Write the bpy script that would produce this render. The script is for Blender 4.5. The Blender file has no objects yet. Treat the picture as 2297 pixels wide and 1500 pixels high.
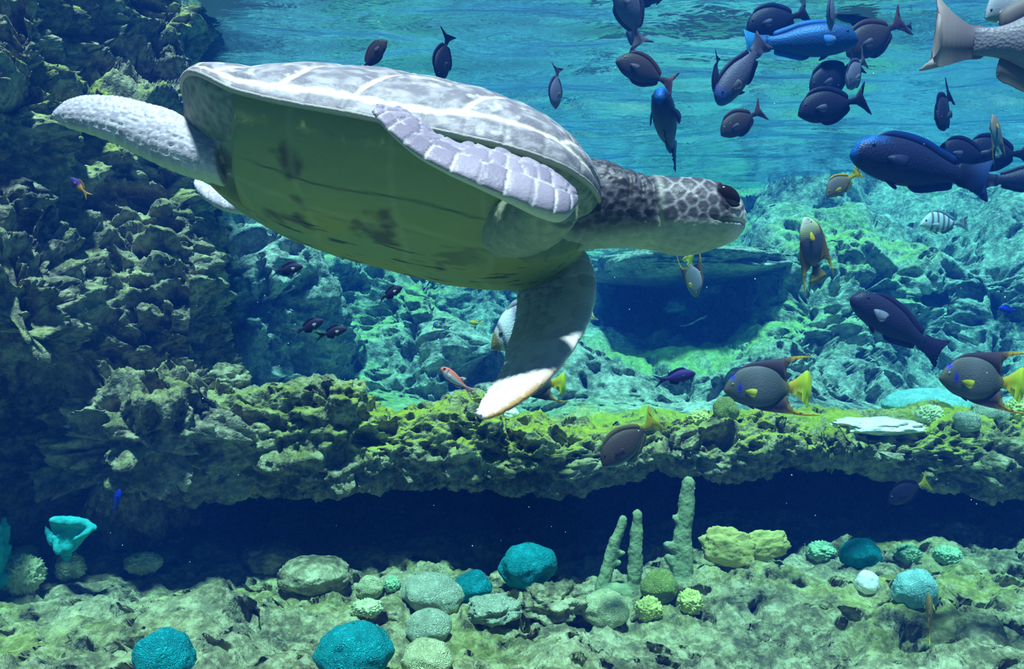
import bpy, bmesh, math, random
import numpy as np
from mathutils import Vector, Matrix, Euler
from mathutils.kdtree import KDTree

# ------------------------------------------------------------------ camera, world, light, exposure
scene = bpy.context.scene
coll = scene.collection
F = 1800.0                       # focal length in pixels of a 2297 x 1500 frame
CZ = 0.9                         # camera height above the tank floor
cam = bpy.data.cameras.new('camera')
cam.sensor_width = 36.0
cam.lens = 36.0 * F / 2297.0
cam.clip_start = 0.02
cam_o = bpy.data.objects.new('camera', cam)
cam_o.location = (0, 0, CZ)
cam_o.rotation_euler = (math.radians(90), 0, 0)
coll.objects.link(cam_o)
scene.camera = cam_o

scene.view_settings.view_transform = 'Standard'
scene.view_settings.look = 'None'
scene.view_settings.gamma = 1.0
scene.view_settings.use_curve_mapping = False
scene.view_settings.exposure = 0.0
scene.cycles.use_denoising = True
scene.cycles.volume_bounces = 0
scene.cycles.adaptive_threshold = 0.05
scene.cycles.max_bounces = 4
scene.cycles.diffuse_bounces = 3
scene.cycles.glossy_bounces = 2
scene.cycles.transparent_max_bounces = 12
scene.cycles.caustics_reflective = False
scene.cycles.caustics_refractive = False
scene.cycles.sample_clamp_indirect = 4.0

world = bpy.data.worlds.new('tank_hall')
scene.world = world
world.use_nodes = True
bg = world.node_tree.nodes['Background']
bg.inputs['Color'].default_value = (0.14, 0.55, 0.90, 1)
bg.inputs['Strength'].default_value = 0.045

def add_sun(name, energy, color, vec, angle):
    l = bpy.data.lights.new(name, 'SUN')
    l.energy = energy; l.color = color; l.angle = math.radians(angle)
    o = bpy.data.objects.new(name, l)
    o.rotation_euler = Vector(vec).to_track_quat('-Z', 'Y').to_euler()
    coll.objects.link(o)
    return o

def add_spot(name, energy, color, loc, target, cone, blend=0.6, size=0.15):
    l = bpy.data.lights.new(name, 'SPOT')
    l.energy = energy; l.color = color; l.spot_size = math.radians(cone); l.spot_blend = blend
    l.shadow_soft_size = size
    o = bpy.data.objects.new(name, l)
    o.location = loc
    o.rotation_euler = (Vector(target) - Vector(loc)).to_track_quat('-Z', 'Y').to_euler()
    coll.objects.link(o)
    return o

# all the light comes from above the open top of the tank: one broad overhead light and the lamps over the back reef
# whose glow shows on the water surface; every one hangs well above the picture
add_sun('overhead_light_offscreen', 11.5, (1.0, 0.78, 0.80), (0.02, 0.30, -1.0), 5.0)
add_spot('back_reef_lamp_left_offscreen', 340.0, (0.75, 1.0, 0.95), (-0.6, 4.6, CZ + 4.2), (0.2, 6.6, CZ - 0.2), 75)
add_spot('back_reef_lamp_right_offscreen', 340.0, (0.75, 1.0, 0.95), (3.2, 4.8, CZ + 4.2), (3.4, 6.9, CZ - 0.2), 75)

# ------------------------------------------------------------------ helpers
def P(px, py, Y):
    return np.array([(px - 1148.5) / F * Y, Y, CZ - (py - 750.0) / F * Y])

def PV(px, py, Y):
    return Vector(P(px, py, Y))

rng = np.random.RandomState(7)
_perm = rng.permutation(256).astype(np.int64)
_perm = np.concatenate([_perm, _perm, _perm])
_g = rng.normal(size=(256, 3)); _g /= np.linalg.norm(_g, axis=1)[:, None]
_r3 = rng.rand(256, 4)

def _hash(i, j, k):
    return _perm[_perm[_perm[i & 255] + (j & 255)] + (k & 255)]

def perlin(p):
    i = np.floor(p).astype(np.int64); f = p - i
    u = f * f * f * (f * (f * 6 - 15) + 10)
    out = 0
    for dx in (0, 1):
        wx = u[:, 0] if dx else 1 - u[:, 0]
        for dy in (0, 1):
            wy = u[:, 1] if dy else 1 - u[:, 1]
            for dz in (0, 1):
                wz = u[:, 2] if dz else 1 - u[:, 2]
                g = _g[_hash(i[:, 0] + dx, i[:, 1] + dy, i[:, 2] + dz)]
                d = (g[:, 0] * (f[:, 0] - dx) + g[:, 1] * (f[:, 1] - dy) + g[:, 2] * (f[:, 2] - dz))
                out = out + wx * wy * wz * d
    return out * 1.5

def fbm(p, octaves=4, gain=0.5, ridged=False):
    a, s, out = 1.0, 1.0, 0
    for o in range(octaves):
        n = perlin(p * s + 17.3 * o)
        if ridged:
            n = 0.5 - 2 * np.abs(n)
        out = out + a * n
        a *= gain; s *= 2.03
    return out

def cells(p):
    """distance to the nearest feature point and the random number of its cell"""
    i = np.floor(p).astype(np.int64)
    best = np.full(len(p), 9.0); rid = np.zeros(len(p))
    for dx in (-1, 0, 1):
        for dy in (-1, 0, 1):
            for dz in (-1, 0, 1):
                h = _hash(i[:, 0] + dx, i[:, 1] + dy, i[:, 2] + dz)
                r = _r3[h]
                q = i + np.array([dx, dy, dz]) + r[:, :3]
                d = ((p - q) ** 2).sum(1)
                m = d < best
                best = np.where(m, d, best); rid = np.where(m, r[:, 3], rid)
    return np.sqrt(best), rid

def sstep(a, b, x):
    t = np.clip((x - a) / (b - a), 0, 1)
    return t * t * (3 - 2 * t)

def catmull(c, n, axis=0):
    """resample control points c along axis 0 to n samples (Catmull-Rom)"""
    c = np.asarray(c, float)
    if axis == 1:
        return np.swapaxes(catmull(np.swapaxes(c, 0, 1), n), 0, 1)
    m = len(c)
    e = np.concatenate([[2 * c[0] - c[1]], c, [2 * c[-1] - c[-2]]])
    t = np.linspace(0, m - 1, n); i = np.minimum(t.astype(int), m - 2); f = t - i
    f = f.reshape((-1,) + (1,) * (c.ndim - 1))
    p0, p1, p2, p3 = e[i], e[i + 1], e[i + 2], e[i + 3]
    return 0.5 * (2 * p1 + (p2 - p0) * f + (2 * p0 - 5 * p1 + 4 * p2 - p3) * f ** 2 + (3 * p1 - p0 - 3 * p2 + p3) * f ** 3)

def grid_faces(nu, nv, close_u=False, close_v=False):
    iu = np.arange(nu if close_u else nu - 1); iv = np.arange(nv if close_v else nv - 1)
    a, b = np.meshgrid(iu, iv, indexing='ij')
    a2 = (a + 1) % nu; b2 = (b + 1) % nv
    return np.stack([a * nv + b, a2 * nv + b, a2 * nv + b2, a * nv + b2], -1).reshape(-1, 4)

def grid_normals(g):
    du = np.gradient(g, axis=0); dv = np.gradient(g, axis=1)
    n = np.cross(du, dv)
    return n / (np.linalg.norm(n, axis=-1, keepdims=True) + 1e-9)

def mesh_np(name, verts, faces, smooth=True, attrs=None):
    """mesh from arrays; faces an (n,4) or (n,3) array or a list of polygons"""
    me = bpy.data.meshes.new(name)
    if isinstance(faces, np.ndarray):
        nv, nf, k = len(verts), len(faces), faces.shape[1]
        me.vertices.add(nv); me.vertices.foreach_set('co', np.asarray(verts, np.float32).ravel())
        me.loops.add(nf * k); me.loops.foreach_set('vertex_index', faces.astype(np.int32).ravel())
        me.polygons.add(nf); me.polygons.foreach_set('loop_start', np.arange(0, nf * k, k, dtype=np.int32))
        me.update(calc_edges=True)
    else:
        me.from_pydata([tuple(map(float, v)) for v in verts], [], [tuple(map(int, f)) for f in faces])
        me.update()
    if smooth:
        me.polygons.foreach_set('use_smooth', np.ones(len(me.polygons), bool))
    for k, v in (attrs or {}).items():
        v = np.asarray(v, np.float32)
        if v.ndim == 1:
            a = me.attributes.new(k, 'FLOAT', 'POINT'); a.data.foreach_set('value', v)
        else:
            if v.shape[1] == 3:
                v = np.concatenate([v, np.ones((len(v), 1), np.float32)], 1)
            a = me.attributes.new(k, 'FLOAT_COLOR', 'POINT'); a.data.foreach_set('color', v.ravel())
    return me

def add(name, me, mat=None, parent=None, label=None, cat=None, group=None, kind=None, loc=None, rot=None):
    o = bpy.data.objects.new(name, me)
    coll.objects.link(o)
    if me is not None and mat is not None and not me.materials:
        me.materials.append(mat)
    if parent is not None:
        o.parent = parent
    if label: o['label'] = label
    if cat: o['category'] = cat
    if group: o['group'] = group
    if kind: o['kind'] = kind
    if loc is not None: o.location = loc
    if rot is not None: o.rotation_euler = rot
    return o

def copy_tree(o, parent=None):
    c = o.copy(); coll.objects.link(c); c.parent = parent
    for ch in o.children:
        copy_tree(ch, c)
    return c

# ------------------------------------------------------------------ materials
class N:
    """tiny node builder"""
    def __init__(self, name):
        self.m = bpy.data.materials.new(name); self.m.use_nodes = True
        self.t = self.m.node_tree; self.t.nodes.clear()
        self.out = self.t.nodes.new('ShaderNodeOutputMaterial')
    def n(self, typ, **kw):
        nd = self.t.nodes.new(typ)
        for k, v in kw.items():
            if hasattr(nd, k) and k not in nd.inputs:
                setattr(nd, k, v)
            else:
                self.set(nd, k, v)
        return nd
    def set(self, nd, k, v):
        s = nd.inputs[k]
        if isinstance(v, bpy.types.NodeSocket):
            self.t.links.new(v, s)
        else:
            s.default_value = v
    def link(self, a, b): self.t.links.new(a, b)
    def coord(self, which='Object'):
        return self.n('ShaderNodeTexCoord').outputs[which]
    def noise(self, vec, scale, detail=4, rough=0.55, dist=0.0):
        nd = self.n('ShaderNodeTexNoise'); self.link(vec, nd.inputs['Vector'])
        nd.inputs['Scale'].default_value = scale; nd.inputs['Detail'].default_value = detail
        nd.inputs['Roughness'].default_value = rough; nd.inputs['Distortion'].default_value = dist
        return nd.outputs['Fac']
    def voro(self, vec, scale, feature='F1', out='Distance', rand=1.0):
        nd = self.n('ShaderNodeTexVoronoi', feature=feature); self.link(vec, nd.inputs['Vector'])
        nd.inputs['Scale'].default_value = scale; nd.inputs['Randomness'].default_value = rand
        return nd.outputs[out]
    def attr(self, name, out='Fac'):
        nd = self.n('ShaderNodeAttribute'); nd.attribute_name = name
        return nd.outputs[out]
    def ramp(self, fac, stops, interp='LINEAR'):
        nd = self.n('ShaderNodeValToRGB'); self.link(fac, nd.inputs['Fac']); r = nd.color_ramp
        r.interpolation = interp
        while len(r.elements) < len(stops): r.elements.new(0.5)
        for e, (p, c) in zip(r.elements, stops):
            e.position = p; e.color = (*c, 1) if len(c) == 3 else c
        return nd.outputs['Color']
    def val(self, fac, a, b, c=0.0, d=1.0):
        nd = self.n('ShaderNodeMapRange'); self.link(fac, nd.inputs['Value'])
        for k, v in zip(('From Min', 'From Max', 'To Min', 'To Max'), (a, b, c, d)): nd.inputs[k].default_value = v
        return nd.outputs['Result']
    def mix(self, fac, a, b, blend='MIX'):
        nd = self.n('ShaderNodeMix', data_type='RGBA', blend_type=blend)
        for s, v in ((nd.inputs[0], fac), (nd.inputs[6], a), (nd.inputs[7], b)):
            if isinstance(v, bpy.types.NodeSocket): self.link(v, s)
            else: s.default_value = v if not isinstance(v, tuple) or len(v) == 4 else (*v, 1)
        return nd.outputs[2]
    def math(self, op, a, b=0.0):
        nd = self.n('ShaderNodeMath', operation=op)
        for s, v in ((nd.inputs[0], a), (nd.inputs[1], b)):
            if isinstance(v, bpy.types.NodeSocket): self.link(v, s)
            else: s.default_value = v
        return nd.outputs[0]
    def bump(self, h, strength=0.5, dist=0.01, normal=None):
        nd = self.n('ShaderNodeBump'); self.link(h, nd.inputs['Height'])
        nd.inputs['Strength'].default_value = strength; nd.inputs['Distance'].default_value = dist
        if normal is not None: self.link(normal, nd.inputs['Normal'])
        return nd.outputs['Normal']
    def principled(self, color, rough=0.9, normal=None, spec=0.3, **kw):
        b = self.n('ShaderNodeBsdfPrincipled')
        self.set(b, 'Base Color', color if not isinstance(color, tuple) or len(color) == 4 else (*color, 1))
        self.set(b, 'Roughness', rough); self.set(b, 'Specular IOR Level', spec)
        if normal is not None: self.link(normal, b.inputs['Normal'])
        for k, v in kw.items(): self.set(b, k.replace('_', ' '), v)
        self.link(b.outputs[0], self.out.inputs['Surface'])
        return self.m


def rock_material(name, base, pale, dark, algae, fine=60.0):
    """porous reef rock: mottled stone with algae where the attribute says it grows"""
    w = N(name); c = w.coord()
    n1 = w.noise(c, 3.5, 5, 0.6); n2 = w.noise(c, 24.0, 5, 0.7); n3 = w.noise(c, fine, 3, 0.6)
    sh = w.n('ShaderNodeMapping'); w.link(c, sh.inputs['Vector']); sh.inputs['Location'].default_value = (7.3, 2.9, 5.1)
    n4 = w.noise(sh.outputs[0], 24.0, 5, 0.7)          # relief, independent of the mottling
    col = w.ramp(n1, [(0.34, dark), (0.5, base), (0.66, pale)])
    col2 = w.ramp(n2, [(0.41, dark), (0.5, base), (0.60, pale)])
    col = w.mix(0.5, col, col2)
    col = w.mix(w.attr('algae'), col, w.mix(w.val(n2, 0.3, 0.7), tuple(0.55 * a for a in algae), algae))
    v = w.voro(c, 38.0)
    h = w.math('ADD', w.math('MULTIPLY', n3, 0.6), w.math('MULTIPLY', n4, 0.8))
    h = w.math('ADD', h, w.math('MULTIPLY', w.val(v, 0.0, 0.35), 0.35))
    return w.principled(col, 0.92, w.bump(h, 0.85, 0.02), 0.15)

ROCK = rock_material('reef_rock', (0.25, 0.23, 0.11), (0.60, 0.58, 0.34), (0.04, 0.04, 0.035), (0.48, 0.52, 0.035))
WALLROCK = rock_material('wall_rock', (0.25, 0.21, 0.13), (0.60, 0.53, 0.33), (0.04, 0.038, 0.036), (0.48, 0.52, 0.035))
BACKROCK = rock_material('back_reef_rock', (0.27, 0.27, 0.20), (0.66, 0.64, 0.48), (0.06, 0.065, 0.065), (0.40, 0.55, 0.08), 40.0)
# ------------------------------------------------------------------ water
def water():
    w = N('sea_water')
    s = w.n('ShaderNodeVolumeScatter'); s.inputs['Color'].default_value = (0.02, 0.18, 1.0, 1)
    s.inputs['Density'].default_value = 0.046; s.inputs['Anisotropy'].default_value = 0.0
    a = w.n('ShaderNodeVolumeAbsorption'); a.inputs['Color'].default_value = (0.0, 0.83, 0.95, 1)
    a.inputs['Density'].default_value = 0.26
    ad = w.n('ShaderNodeAddShader'); w.link(s.outputs[0], ad.inputs[0]); w.link(a.outputs[0], ad.inputs[1])
    w.link(ad.outputs[0], w.out.inputs['Volume'])
    x0, x1, y0, y1, z0, z1 = -9, 10, -2.0, 15, -1.0, CZ + 1.75
    v = [(x, y, z) for x in (x0, x1) for y in (y0, y1) for z in (z0, z1)]
    f = [(0, 1, 3, 2), (4, 6, 7, 5), (0, 4, 5, 1), (2, 3, 7, 6), (0, 2, 6, 4), (1, 5, 7, 3)]
    o = add('sea_water', mesh_np('sea_water', v, f, False), w.m, kind='stuff',
            label='hazy blue sea water filling the aquarium tank', cat='water')
    # the rippled water surface seen from below: mirror at a flat angle, clear from straight below
    w = N('water_surface'); c = w.coord()
    mp = w.n('ShaderNodeMapping'); w.link(c, mp.inputs['Vector']); mp.inputs['Scale'].default_value = (0.55, 1.0, 1.0)
    mp.inputs['Rotation'].default_value = (0, 0, 0.15)
    n1 = w.noise(mp.outputs[0], 1.7, 3, 0.55, 0.6); n2 = w.noise(mp.outputs[0], 9.0, 3, 0.6, 0.4)
    h = w.math('ADD', n1, w.math('MULTIPLY', n2, 0.22))
    nb = w.bump(h, 1.0, 0.05)
    gl = w.n('ShaderNodeBsdfGlossy'); gl.inputs['Color'].default_value = (0.38, 0.60, 0.92, 1); gl.inputs['Roughness'].default_value = 0.06
    w.link(nb, gl.inputs['Normal'])
    tr = w.n('ShaderNodeBsdfTransparent')
    tl = w.n('ShaderNodeBsdfTranslucent'); tl.inputs['Color'].default_value = (0.5, 0.9, 0.95, 1)
    fr = w.n('ShaderNodeFresnel'); fr.inputs['IOR'].default_value = 1.33
    lw = w.n('ShaderNodeLayerWeight'); lw.inputs['Blend'].default_value = 0.5
    fac = w.val(lw.outputs['Facing'], 0.25, 0.6, 0.05, 1.0)
    m1 = w.n('ShaderNodeMixShader'); w.link(fac, m1.inputs[0]); w.link(tr.outputs[0], m1.inputs[1]); w.link(gl.outputs[0], m1.inputs[2])
    m2 = w.n('ShaderNodeMixShader'); m2.inputs[0].default_value = 0.035; w.link(m1.outputs[0], m2.inputs[1]); w.link(tl.outputs[0], m2.inputs[2])
    w.link(m2.outputs[0], w.out.inputs['Surface'])
    nx, ny = 380, 330
    t = np.linspace(-1, 1, nx); s_ = np.linspace(-1, 1, ny)
    X, Yg = np.meshgrid(0.8 + 5.0 * t + 4.2 * t ** 3, 6.4 + 3.8 * s_ + 4.0 * s_ ** 3, indexing='ij')
    p = np.stack([X, Yg, np.zeros_like(X)], -1).reshape(-1, 3)
    q = p * np.array([0.5, 0.9, 1]); q[:, 2] = 3.1
    p[:, 2] = CZ + 1.65 + 0.08 * perlin(q * 0.8) + 0.060 * perlin(q * np.array([1.4, 2.3, 1]) + 4) + 0.022 * perlin(q * np.array([3.2, 5.5, 1]) + 9)
    add('water_surface', mesh_np('water_surface', p, grid_faces(nx, ny)), w.m, kind='structure', label='rippled water surface seen from below', cat='water surface')
water()

# ------------------------------------------------------------------ rock
def pits(p, scale, amount, seed=0.0, rmin=0.12, rmax=0.42, warp=0.35):
    q = p * scale + seed
    q = q + warp * np.stack([perlin(q * 1.7), perlin(q * 1.7 + 31), perlin(q * 1.7 + 67)], 1)
    d, r = cells(q)
    rad = np.where(r > 1 - amount, rmin + (rmax - rmin) * ((r - (1 - amount)) / max(amount, 1e-3)), 0.0001)
    return 1 - sstep(0.55, 1.0, d / rad)

def rock_sheet(name, ctrl, nu, nv, mat, big=0.10, mid=0.05, small=0.016, pit=0.05, freq=1.0, algae=None,
               seed=0.0, flip=False, soft=None, kind='structure', strat=1.8, holes=(), **kw):
    g = catmull(catmull(ctrl, nu), nv, 1)
    n = grid_normals(g)
    if flip: n = -n
    p = g.reshape(-1, 3); nn = n.reshape(-1, 3)
    q = p * freq + seed
    rough = np.ones(len(p)) if soft is None else soft(p)
    st = q * np.array([1.0, 1.0, strat])
    lump = fbm(q * 1.7, 2)
    d = big * lump + mid * (np.abs(fbm(st * 4.3, 2)) * 1.6 - 0.5) + small * fbm(st * 15.0, 4, 0.6)
    if pit > 0: d = d - pit * pits(st, 6.5, 0.45, 7.7, 0.25, 0.62, 0.5)
    hr = np.random.RandomState(int(seed * 10) + 1)
    hole = np.zeros((nu, nv)); su = np.linalg.norm(np.diff(g, axis=0), axis=2); sv = np.linalg.norm(np.diff(g, axis=1), axis=2)
    for (count, r0, r1) in holes:
        for _ in range(count):
            i, j = hr.randint(1, nu - 2), hr.randint(1, nv - 2)
            r = r0 + (r1 - r0) * hr.rand() ** 1.8
            ki, kj = int(2.0 * r / max(su[i, j], 1e-3)) + 2, int(2.0 * r / max(sv[i, j], 1e-3)) + 2
            i0, i1, j0, j1 = max(0, i - ki), min(nu, i + ki), max(0, j - kj), min(nv, j + kj)
            if (i1 - i0) * (j1 - j0) > 20000: continue
            w_ = g[i0:i1, j0:j1].reshape(-1, 3)
            dv = (w_ - g[i, j]) / (r * hr.uniform(0.5, 1.5, 3))
            dist = np.sqrt((dv ** 2).sum(1)) + 0.5 * perlin(w_ * (0.55 / r) + 5.1) + 0.3 * perlin(w_ * (1.9 / r))
            hole[i0:i1, j0:j1] += (r * hr.uniform(0.8, 1.6) * (1 - sstep(0.66, 1.0, dist))).reshape(i1 - i0, j1 - j0)
    hole = hole.ravel() * rough; d = d - hole
    a = p + nn * (d * rough)[:, None] + (hole * np.clip(nn[:, 2], 0, 1))[:, None] * np.array([0.15, 1.15, 0.0])   # hollows run in under the rock
    gg = a.reshape(g.shape); n2 = grid_normals(gg)
    if flip: n2 = -n2
    up = n2.reshape(-1, 3)[:, 2]
    al = algae(p, up, q) if algae else np.zeros(len(p))
    f = grid_faces(nu, nv)
    if flip: f = f[:, ::-1]
    return add(name, mesh_np(name, a, f, True, {'algae': np.clip(al, 0, 1)}), mat, kind=kind, **kw)

def algae_top(strength=0.9, lo=0.35, hi=0.8):
    return lambda p, up, q: strength * sstep(lo, hi, up) * sstep(-0.25, 0.35, perlin(q * 3.1) + 0.5 * perlin(q * 9.0))

# --- the tank floor in front of and under the ledge
xs = [-2.2, -1.6, -1.0, -0.5, 0.0, 0.5, 1.0, 1.6, 2.2, 2.9, 3.8]
ys = [1.5, 1.8, 2.1, 2.5, 2.9, 3.3, 3.7, 4.2, 4.9]
def floor_z(x, y):
    z = 0.02 + 0.05 * math.sin(1.7 * x + 0.6) * math.sin(2.3 * y)
    z += 0.16 * max(0, min(1, (x - 1.2) / 1.4)) * max(0, min(1, (y - 2.4) / 1.0))
    z += 0.05 * max(0, min(1, (-0.7 - x) / 0.9))
    z -= 0.06 * math.exp(-((x - 0.15) / 0.5) ** 2) * math.exp(-((y - 3.3) / 0.5) ** 2)
    return z
ctrl = np.array([[(x, y, floor_z(x, y)) for y in ys] for x in xs])
rock_sheet('floor', ctrl, 700, 380, ROCK, 0.07, 0.04, 0.018, 0.03, 1.0,
           algae=lambda p, up, q: 0.45 * sstep(0.5, 0.95, up) * sstep(-0.2, 0.5, perlin(q * 2.0)), seed=3.0, holes=((90, 0.03, 0.09), (2200, 0.011, 0.032)),
           label='porous tan rock bed of the tank with dark holes', cat='rock bed')

# --- the rest of the bed, running on towards the viewing window
xa = [-2.6, -1.6, -0.8, 0.0, 0.8, 1.6, 2.4, 3.2]; ya = [-1.6, -0.8, 0.0, 0.8, 1.3, 1.62]
rock_sheet('floor_front', np.array([[(x, y, floor_z(x, y) - 0.01) for y in ya] for x in xa]), 150, 90, ROCK, 0.05, 0.03, 0.01, 0.0, 1.0, seed=3.5,
           label='porous rock bed running on under the viewing window', cat='rock bed')

# --- the ledge: an undercut shelf running across the tank
L = [  # px, top py, bottom py, front depth
    (250, 930, 1150, 3.00), (340, 915, 1140, 3.00), (400, 893, 1130, 2.98), (520, 880, 1128, 2.95), (620, 868, 1128, 2.92),
    (700, 845, 1118, 2.90), (785, 850, 1108, 2.90), (835, 915, 1108, 2.95), (900, 930, 1110, 3.0), (1000, 918, 1120, 3.0),
    (1080, 908, 1126, 2.98), (1140, 950, 1126, 3.0), (1250, 958, 1130, 3.02), (1370, 962, 1100, 3.05), (1480, 965, 1062, 3.05),
    (1560, 962, 1062, 3.06), (1630, 960, 1100, 3.08), (1720, 946, 1062, 3.1), (1800, 955, 1045, 3.14), (1900, 962, 1038, 3.18),
    (2000, 958, 1080, 3.2), (2100, 955, 1115, 3.2), (2200, 958, 1125, 3.2), (2300, 955, 1112, 3.2), (2450, 950, 1110, 3.2), (2700, 950, 1120, 3.2), (3000, 950, 1120, 3.2), (3300, 945, 1120, 3.15)]
ctrl = []
for (px, yt, yb, Y) in L:
    t = P(px, yt, Y); b = P(px, yb, Y + 0.04); m = 0.55 * t + 0.45 * b
    x = t[0]
    ctrl.append([(x, 4.75, -0.12), (x, 4.7, 0.1), (x, 4.35, b[2] - 0.02), (x, 3.7, b[2] + 0.03), (b[0], Y + 0.16, b[2] - 0.005), (b[0], Y + 0.05, b[2] + 0.0),
                 (b[0], Y - 0.02, b[2] + 0.05), (m[0], Y - 0.05, m[2]), (t[0], Y - 0.02, t[2] - 0.055), (t[0], Y + 0.05, t[2] - 0.012), (t[0], Y + 0.2, t[2] + 0.0),
                 (x, Y + 0.42, 0.45 * t[2] + 0.55 * (CZ - 0.36)), (x, Y + 0.75, CZ - 0.40), (x, 4.4, CZ - 0.46), (x, 5.0, CZ - 0.55)])
rock_sheet('rock_ledge', np.array(ctrl), 700, 350, ROCK, 0.07, 0.04, 0.020, 0.03, 1.0, algae=lambda p, up, q: 0.95 * (0.25 + 0.75 * sstep(-0.75, -0.5, p[:, 0])) * sstep(0.25, 0.7, up) * sstep(0.42, 0.50, p[:, 2] + 0.05 * perlin(q * 4.0)) * sstep(-0.7, -0.05, perlin(q * 3.1) + 0.5 * perlin(q * 9.0)) + 0.4 * sstep(0.4, 0.8, up) * sstep(0.0, 0.4, perlin(q * 3.1)), seed=11.0, holes=((130, 0.02, 0.07), (3200, 0.008, 0.024)), kind='thing',
           label='long undercut shelf of porous rock with yellow-green algae on top', cat='rock ledge')

# --- the rock wall that closes the tank on the side of the turtle's tail
cols = [-420, -200, 0, 110, 210, 320, 400, 1.0, 1.02, 1.0]
W = [  # py, right edge px, depths
    (-260, 445, [2.6, 2.8, 3.0, 3.2, 3.6, 3.9, 4.1, 4.25, 4.9, 6.0]),
    (-60, 445, [2.5, 2.7, 2.9, 3.05, 3.5, 3.8, 4.0, 4.15, 4.8, 6.0]),
    (70, 440, [2.4, 2.6, 2.8, 2.95, 3.5, 3.8, 3.95, 4.1, 4.7, 6.0]),
    (160, 432, [2.4, 2.6, 2.75, 2.9, 3.35, 3.6, 3.8, 4.0, 4.7, 6.0]),
    (230, 435, [2.35, 2.55, 2.7, 2.85, 3.1, 3.3, 3.5, 3.8, 4.7, 6.0]),
    (340, 450, [2.35, 2.55, 2.7, 2.85, 3.1, 3.25, 3.35, 3.6, 4.5, 6.0]),
    (470, 464, [2.3, 2.5, 2.65, 2.9, 3.1, 3.2, 3.25, 3.4, 4.4, 6.0]),
    (600, 462, [2.1, 2.3, 2.45, 2.65, 3.0, 3.1, 3.15, 3.3, 4.2, 6.0]),
    (720, 460, [2.0, 2.2, 2.35, 2.5, 2.9, 3.0, 3.05, 3.2, 4.0, 5.5]),
    (800, 478, [2.05, 2.3, 2.45, 2.55, 2.85, 2.95, 3.0, 3.15, 3.9, 5.0]),
    (870, 510, [2.3, 2.6, 2.8, 2.82, 2.76, 2.8, 2.86, 3.05, 3.7, 4.6]),
    (960, 470, [2.5, 2.8, 2.92, 2.85, 2.66, 2.66, 2.74, 2.95, 3.5, 4.2]),
    (1080, 430, [2.5, 2.8, 2.9, 2.80, 2.70, 2.72, 2.84, 3.0, 3.5, 4.2]),
    (1180, 420, [2.5, 2.8, 2.95, 2.92, 2.90, 2.98, 3.15, 3.3, 3.6, 4.2]),
    (1330, 420, [2.5, 2.8, 2.98, 3.0, 3.1, 3.2, 3.3, 3.4, 3.6, 4.2])]
ctrl = []
for (py, ex, ds) in W:
    row = []
    for c, d in zip(cols, ds):
        px = ex * c if isinstance(c, float) else c * min(1.0, ex / 440.0) if c > 0 else c
        row.append(P(px, py, d))
    ctrl.append(row)
ctrl = np.swapaxes(np.array(ctrl), 0, 1)
def wall_algae(p, up, q):
    px = p[:, 0] / p[:, 1] * F + 1148; h = p[:, 2]
    lush = sstep(-2.05, -1.75, p[:, 0] - 0.0 * h) * sstep(CZ + 0.55, CZ + 0.9, h)
    base = sstep(0.1, 0.7, up)
    return (0.35 + 0.65 * lush) * base * sstep(-0.3, 0.3, perlin(q * 2.4) + 0.6 * perlin(q * 8))
rock_sheet('wall_left', ctrl, 320, 480, WALLROCK, 0.16, 0.09, 0.03, 0.08, 0.9, algae=wall_algae, seed=23.0, holes=((160, 0.03, 0.12), (1200, 0.012, 0.035)), flip=True,
           label='tall dark craggy rock wall behind the turtle tail', cat='rock wall')

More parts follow.
